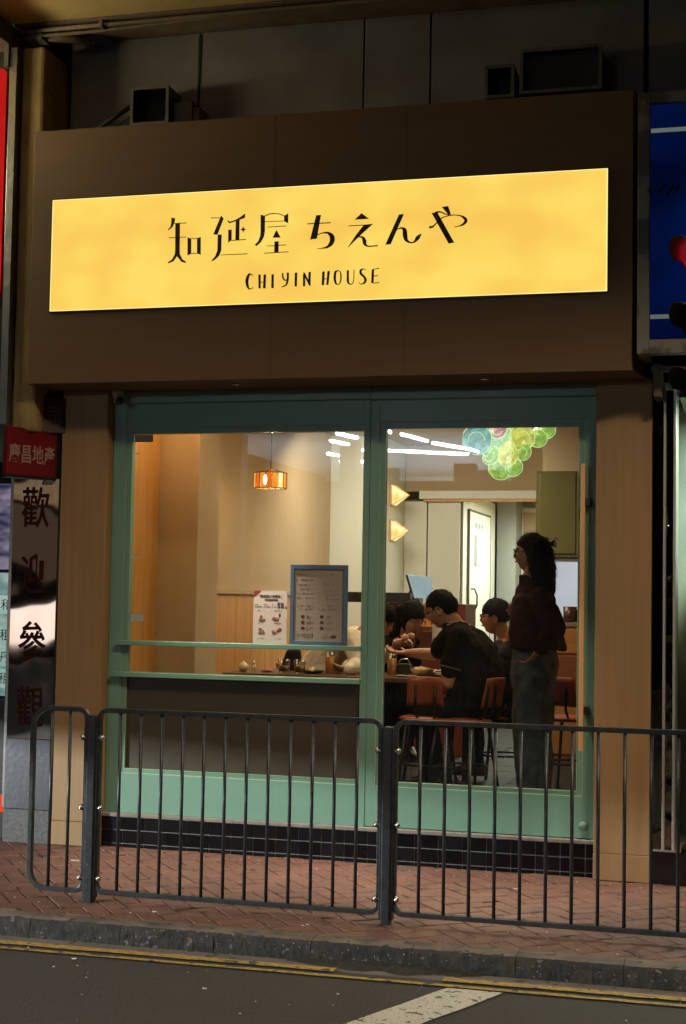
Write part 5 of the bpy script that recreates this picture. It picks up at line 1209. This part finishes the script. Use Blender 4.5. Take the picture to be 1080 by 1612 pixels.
def person(label, J, f, head_dir, tilt, cloth, skin=SKIN, glasses=None, s=1.0, hs=1.0, widths=None, sleeve='short', legs=True, trousers=None, roll=0, seed=0, group=None, shoe=True, hem=None, wide=1.0, gt=.0028, top_name='shirt', belly=1.0, hands=(True, True), curl=.6, loose=1.0):
    e = empty('person', (0, 0, 0), label, 'person', group)
    base_pt = V(J['pelvis']); e.location = (base_pt.x, base_pt.y, FZ)
    off = -V(e.location)
    for k in J: J[k] = V(J[k]) + off
    B0 = basis(f); r_, fw, up = B0; Bh = basis(head_dir, tilt, roll)
    wd = widths or dict(hip=.165, waist=.135, chest=.165, sh=.17)
    body = MB()
    spine = [J['pelvis'], J['waist'], J['chest'], J['neck']]
    def tsecs(k=1.0, top=True, low=0.0):
        p, w_, c_, n_ = spine; L_ = []
        L_.append((p - (w_ - p).normalized() * (.07 + low), r_, fw, wd['hip'] * .85 * k, .105 * k * belly))
        L_.append((p, r_, fw, wd['hip'] * k, .115 * k * belly)); L_.append((p.lerp(w_, .5), r_, fw, wd['hip'] * .93 * k, .115 * k * belly))
        L_.append((w_, r_, fw, wd['waist'] * k, .105 * k * belly)); L_.append((w_.lerp(c_, .5), r_, fw, (wd['waist'] + wd['chest']) / 2 * k, .112 * k * belly))
        L_.append((c_, r_, fw, wd['chest'] * k, .120 * k)); L_.append((c_.lerp(n_, .55), r_, fw, wd['sh'] * .92 * k, .100 * k)); L_.append((c_.lerp(n_, .85), r_, fw, wd['sh'] * .62 * k, .075 * k))
        L_.append((c_.lerp(n_, .94), r_, fw, .078 * k, .070 * k))
        if top: L_.append((n_, r_, fw, .062 * k, .060 * k))
        return L_
    section_loft(body, tsecs())
    limb(body, [J['neck'] - up * .02, J['head'] - Bh[2] * .055 * hs - Bh[1] * .022], [.056 * s, .052 * s])
    add_head(body, J['head'], Bh, hs)
    for sd in 'LR':
        if 'sh' + sd in J:
            limb(body, [J['sh' + sd], J['el' + sd], J['ha' + sd]], [.050 * s, .040 * s, .026 * s])
    if legs:
        for sd in 'LR': limb(body, [J['hip' + sd], J['kn' + sd], J['an' + sd]], [.085 * s, .058 * s, .038 * s])
    for sd, hh in zip('LR', hands):
        if hh and 'ha' + sd in J:
            d = (J['ha' + sd] - J['el' + sd]).normalized()
            if 'hd' + sd in J: d = (J['hd' + sd] - off)
            hand(body, J['ha' + sd], d, J.get('pn' + sd, V((0, 0, -1)) + off) - off, s, curl)
    fuse(body, 'body', skin, e, .0055, 1)
    face_bits(J['head'], Bh, hs, e, glasses, gt)
    # clothes
    top = MB(); k = 1.12 * loose
    section_loft(top, tsecs(k, False, .0)[hem or 0:])
    for sd in 'LR':
        if 'sh' + sd in J:
            if sleeve == 'long': limb(top, [J['sh' + sd], J['el' + sd], J['el' + sd].lerp(J['ha' + sd], .92)], [.066 * s * loose, .054 * s * loose, .040 * s * loose])
            else: limb(top, [J['sh' + sd], J['sh' + sd].lerp(J['el' + sd], .45), J['sh' + sd].lerp(J['el' + sd], .72)], [.068 * s, .066 * s, .066 * s])
    if 'extra' in J: pass
    shirt = fuse(top, top_name, cloth, e, .007, 2, .011, 9, seed)
    if legs and trousers:
        tr = MB(); section_loft(tr, tsecs(1.07, False, .02)[:3 + (hem is not None)])
        for sd in 'LR': limb(tr, [J['hip' + sd], J['kn' + sd], J['kn' + sd].lerp(J['an' + sd], J.get('tl', .95) if not hasattr(J.get('tl', .95), 'x') else .95)], [.098 * s * (1 + (wide - 1) * .5), .075 * s * wide, .062 * s * wide])
        fuse(tr, 'trousers', trousers, e, .008, 2, .010, 8, seed + 3)
        if shoe:
            for sd in 'LR':
                a = J['an' + sd]; sh_ = MB(); section_loft(sh_, [(a + up * .03, r_, fw, .042, .05), (a + fw * .015 - up * .015, r_, fw, .044, .075), (a + fw * .05 - up * .045, r_, fw, .045, .125), (a + fw * .05 - up * .068, r_, fw, .044, .125)], 14)
                sh_.build('shoe', BLACKP, e)
    return e, Bh, J, B0
zf = FZ + .07
NAVY = mat('faded charcoal jeans', (.13, .155, .17), .9, col2=(.06, .072, .08), scale=9, spec=.1, bump=.001, bscale=120)
MAROON = mat('dark maroon cardigan knit', (.050, .012, .012), .9, col2=(.03, .008, .008), scale=30, bump=.003, bscale=110, spec=.1)
TEE = mat('black cotton T-shirt', (.009, .008, .0065), .9, bump=.001, bscale=90, spec=.08)
GREYT = mat('dark grey shirt', (.035, .031, .033), .9, spec=.1); CREAM = mat('cream cotton shirt', (.76, .70, .58), .8); BLKC = mat('black clothes', (.007, .0065, .0065), .9, spec=.08)

# 1 standing woman, facing left
J = dict(pelvis=(0.981, 0.920, 1.051), waist=(0.988, 0.920, 1.206), chest=(0.982, 0.920, 1.428), neck=(0.964, 0.920, 1.595), head=(0.951, 0.920, 1.794),
         shL=(1.033, 0.760, 1.517), elL=(1.132, 0.720, 1.337), haL=(1.036, 0.760, 1.212), shR=(0.959, 1.080, 1.517), elR=(0.904, 1.140, 1.317), haR=(0.873, 1.020, 1.386),
         hipL=(0.997, 0.840, 1.005), knL=(1.005, 0.830, 0.681), anL=(1.020, 0.830, 0.317), hipR=(0.959, 1.000, 0.996), knR=(0.940, 1.020, 0.662), anR=(0.959, 1.050, 0.310))
wp, Bh, J1, B0w = person('standing woman with long dark hair, black glasses, dark maroon cardigan and charcoal jeans', J, (-1, -.05, 0), (-1, -.12, 0), 2, MAROON, glasses=GLS, s=1.0, hs=.95, belly=1.18,
       widths=dict(hip=.16, waist=.125, chest=.145, sh=.15), sleeve='long', trousers=NAVY, seed=4, top_name='cardigan', loose=1.1, hem=3, wide=1.32, gt=.0045)
hc = J1['head']
def rel(p): return V(p) - V(wp.location)
hair(hc, Bh, .97, wp, vol=1.04, seed=2, low=-.11, fringe=.045, long_to=[
    ([rel((1.012, 0.900, 1.829)), rel((1.028, 0.900, 1.739)), rel((1.047, 0.880, 1.634)), rel((1.062, 0.860, 1.534)), rel((1.068, 0.850, 1.480))], [.070, .074, .062, .045, .02]),
    ([rel((0.978, 0.860, 1.804)), rel((1.000, 0.850, 1.738)), rel((1.014, 0.840, 1.660)), rel((1.031, 0.830, 1.564))], [.040, .052, .046, .022]),
    ([rel((0.962, 0.980, 1.808)), rel((0.979, 1.000, 1.741)), rel((0.992, 1.000, 1.663)), rel((1.011, 0.980, 1.565))], [.040, .052, .046, .022])])
cl_ = MB()
cc_ = rel((1.074, 0.900, 1.845))
for k in range(7): a = k / 6 * math.pi * 1.3 - .4; cl_.tube([cc_, cc_ + Vector((.02 + .022 * math.cos(a), .01 * math.sin(k), .03 * math.sin(a)))], [.007, .004], 6)
cl_.tube([cc_ + Vector((.02, 0, .02)), cc_ + Vector((.035, 0, .045)), cc_ + Vector((.05, 0, .03))], .0035, 6)
cl_.build('hair_claw', BLACKP, wp)
# cardigan skirt flaring over the hips at the back
fla = MB(); r_, f_, u_ = J1 and B0w
secs = []
for (u0, v0, rx, ry, fo) in ((.0, 938, .150, .120, .0), (.0, 965, .165, .135, -.005), (.0, 1000, .175, .150, -.012), (.0, 1022, .185, .165, -.015)):
    pass
def wy(p): return rel(p)
for c_, rx, ry in ((rel((0.936, 0.920, 1.661)), .058, .058), (rel((0.952, 0.920, 1.610)), .075, .070), (rel((0.968, 0.920, 1.571)), .115, .095), (rel((0.985, 0.920, 1.525)), .150, .120), (rel((0.982, 0.920, 1.416)), .165, .140), (rel((0.995, 0.920, 1.292)), .178, .158), (rel((1.003, 0.920, 1.207)), .18, .168)): secs.append((c_, r_, f_, rx, ry))
section_loft(fla, secs, 24); fuse(fla, 'cardigan_hem', MAROON, wp, .008, 2, .012, 8, 9)

# 2 man in black T-shirt, seen from behind his left side
J = dict(pelvis=(0.546, 1.370, 0.813), waist=(0.574, 1.370, 0.986), chest=(0.505, 1.390, 1.209), neck=(0.392, 1.400, 1.360), head=(0.308, 1.370, 1.433),
         shL=(0.454, 1.210, 1.266), elL=(0.391, 1.170, 0.966), haL=(0.273, 1.290, 0.874), shR=(0.343, 1.570, 1.273), elR=(0.203, 1.670, 1.131), haR=(0.012, 1.700, 1.134),
         hipL=(0.499, 1.290, 0.792), knL=(0.220, 1.290, 0.758), anL=(0.255, 1.350, 0.353), hipR=(0.466, 1.470, 0.779), knR=(0.165, 1.550, 0.738), anR=(0.247, 1.550, 0.360))
mp_, Bm, J2, B2 = person('man in black T-shirt and glasses reaching across the table, seen from his left', J, (-1, .22, 0), (-1, .12, 0), 24, TEE, glasses=GLS, s=1.02, hs=1.02,
       widths=dict(hip=.18, waist=.175, chest=.19, sh=.19), trousers=BLKC, seed=11, belly=1.22, curl=.45)
hair(J2['head'], Bm, 1.03, mp_, seed=7, low=-.045, fringe=.040, vol=1.03)
# pale band on the sleeve cuff
cb = MB(); e0 = J2['shL'].lerp(J2['elL'], .66); e1 = J2['shL'].lerp(J2['elL'], .70)
cb.tube([e0, e1], [.0755, .0755], 20); cb.build('cuff_band', mat('tan cuff print', (.10, .075, .04), .8), mp_)

# 3 youth in glasses behind, chin on hand
J = dict(pelvis=(0.716, 1.950, 0.769), waist=(0.714, 1.950, 0.941), chest=(0.695, 1.950, 1.113), neck=(0.658, 1.950, 1.242), head=(0.572, 1.930, 1.384),
         shL=(0.686, 1.780, 1.174), elL=(0.620, 1.720, 1.005), haL=(0.685, 1.780, 1.217), hdL=(.0, 0, 1.0), pnL=(-1, 0, 0), shR=(0.611, 2.120, 1.171), elR=(0.496, 2.150, 1.013), haR=(0.370, 2.100, 1.024),
         hipL=(0.696, 1.880, 0.751), knL=(0.431, 1.900, 0.749), anL=(0.446, 1.920, 0.373), hipR=(0.670, 2.050, 0.747), knR=(0.396, 2.100, 0.734), anR=(0.419, 2.120, 0.373))
bp2, Bb, J3, B3 = person('youth in red brown glasses and dark grey shirt with chin on hand, behind the man', J, (-1, 0, 0), (-1, -.05, 0), 4, GREYT, glasses=GLSR, s=.88, hs=.97, widths=dict(hip=.15, waist=.14, chest=.155, sh=.165), sleeve='short', trousers=BLKC, seed=21, skin=mat('fair skin', (.52, .27, .17), .5))
hair(J3['head'], Bb, 1.0, bp2, seed=17, low=-.02, fringe=.030, vol=1.06)

# 4 diner in cream shirt, leaning in from the left
J = dict(pelvis=(-0.730, 1.950, 0.882), waist=(-0.672, 1.950, 1.032), chest=(-0.549, 1.950, 1.183), neck=(-0.366, 1.950, 1.276), head=(-0.233, 1.930, 1.341),
         shL=(-0.484, 2.120, 1.225), elL=(-0.352, 2.150, 1.047), haL=(-0.204, 2.050, 1.126), shR=(-0.410, 1.770, 1.225), elR=(-0.325, 1.700, 1.047), haR=(-0.383, 1.600, 1.014), hdR=(-1, -.2, .15), pnR=(.2, -.6, -1),
         hipL=(-0.731, 2.050, 0.846), knL=(-0.510, 2.050, 0.830), anL=(-0.503, 2.050, 0.428), hipR=(-0.676, 1.860, 0.858), knR=(-0.459, 1.860, 0.843), anR=(-0.475, 1.860, 0.447))
cp, Bc, J4, B4 = person('diner in loose cream shirt leaning over the table, head bowed beside the middle mullion', J, (1, .0, .0), (1, -.25, 0), 28, CREAM, s=.95, hs=.96, sleeve='long', trousers=BLKC, seed=31, belly=1.1, loose=1.15, widths=dict(hip=.16, waist=.15, chest=.165, sh=.17), curl=.9)
hair(J4['head'], Bc, 1.0, cp, seed=33, low=-.06, fringe=.035, vol=1.08)

# 5 woman with long black hair across the table, head bowed
J = dict(pelvis=(-0.295, 2.450, 0.861), waist=(-0.283, 2.450, 1.001), chest=(-0.244, 2.420, 1.142), neck=(-0.180, 2.380, 1.246), head=(-0.098, 2.300, 1.359),
         shL=(-0.189, 2.550, 1.186), elL=(-0.093, 2.450, 1.052), haL=(-0.073, 2.200, 1.170), shR=(-0.293, 2.300, 1.189), elR=(-0.261, 2.180, 1.048), haR=(-0.138, 2.080, 1.154),
         hipL=(-0.258, 2.500, 0.837), knL=(-0.094, 2.150, 0.861), anL=(-0.099, 2.200, 0.431), hipR=(-0.340, 2.400, 0.840), knR=(-0.184, 2.100, 0.861), anR=(-0.189, 2.150, 0.432))
lp_, Bl, J5, B5 = person('woman in black with long black hair and bowed head holding food over the table', J, (.75, -.6, 0), (.85, -.5, 0), 26, BLKC, s=.86, hs=.95, sleeve='long', trousers=BLKC, seed=41, glasses=GLSR, widths=dict(hip=.15, waist=.13, chest=.145, sh=.155), curl=.9)
rl = lambda p: V(p) - V(lp_.location)
hair(J5['head'], Bl, .98, lp_, seed=43, low=-.11, fringe=.040, vol=1.10, long_to=[([rl((-0.180, 2.330, 1.412)), rl((-0.214, 2.320, 1.306)), rl((-0.245, 2.300, 1.181))], [.05, .045, .03]), ([rl((-0.106, 2.420, 1.445)), rl((-0.132, 2.460, 1.305)), rl((-0.178, 2.500, 1.188))], [.05, .045, .03])])
fd = (-0.115, 2.060, 1.182)
fo = empty('rice_roll', fd, 'wrapped snack held between the hands over the table', 'food')
mb = MB(); mb.tube([(-.06, 0, -.012), (-.03, 0, .004), (.02, 0, .016), (.06, 0, .008)], [.02, .03, .034, .026], 12); mb.build('wrap', mat('brown wrapped snack', (.30, .17, .08), .6, col2=(.45, .3, .15), scale=30, bump=.004), fo)
MB().tube([(.05, -.02, .03), (.075, -.02, .015), (.085, -.02, -.02)], .008, 8).build('napkin_edge', PAPERW, fo)
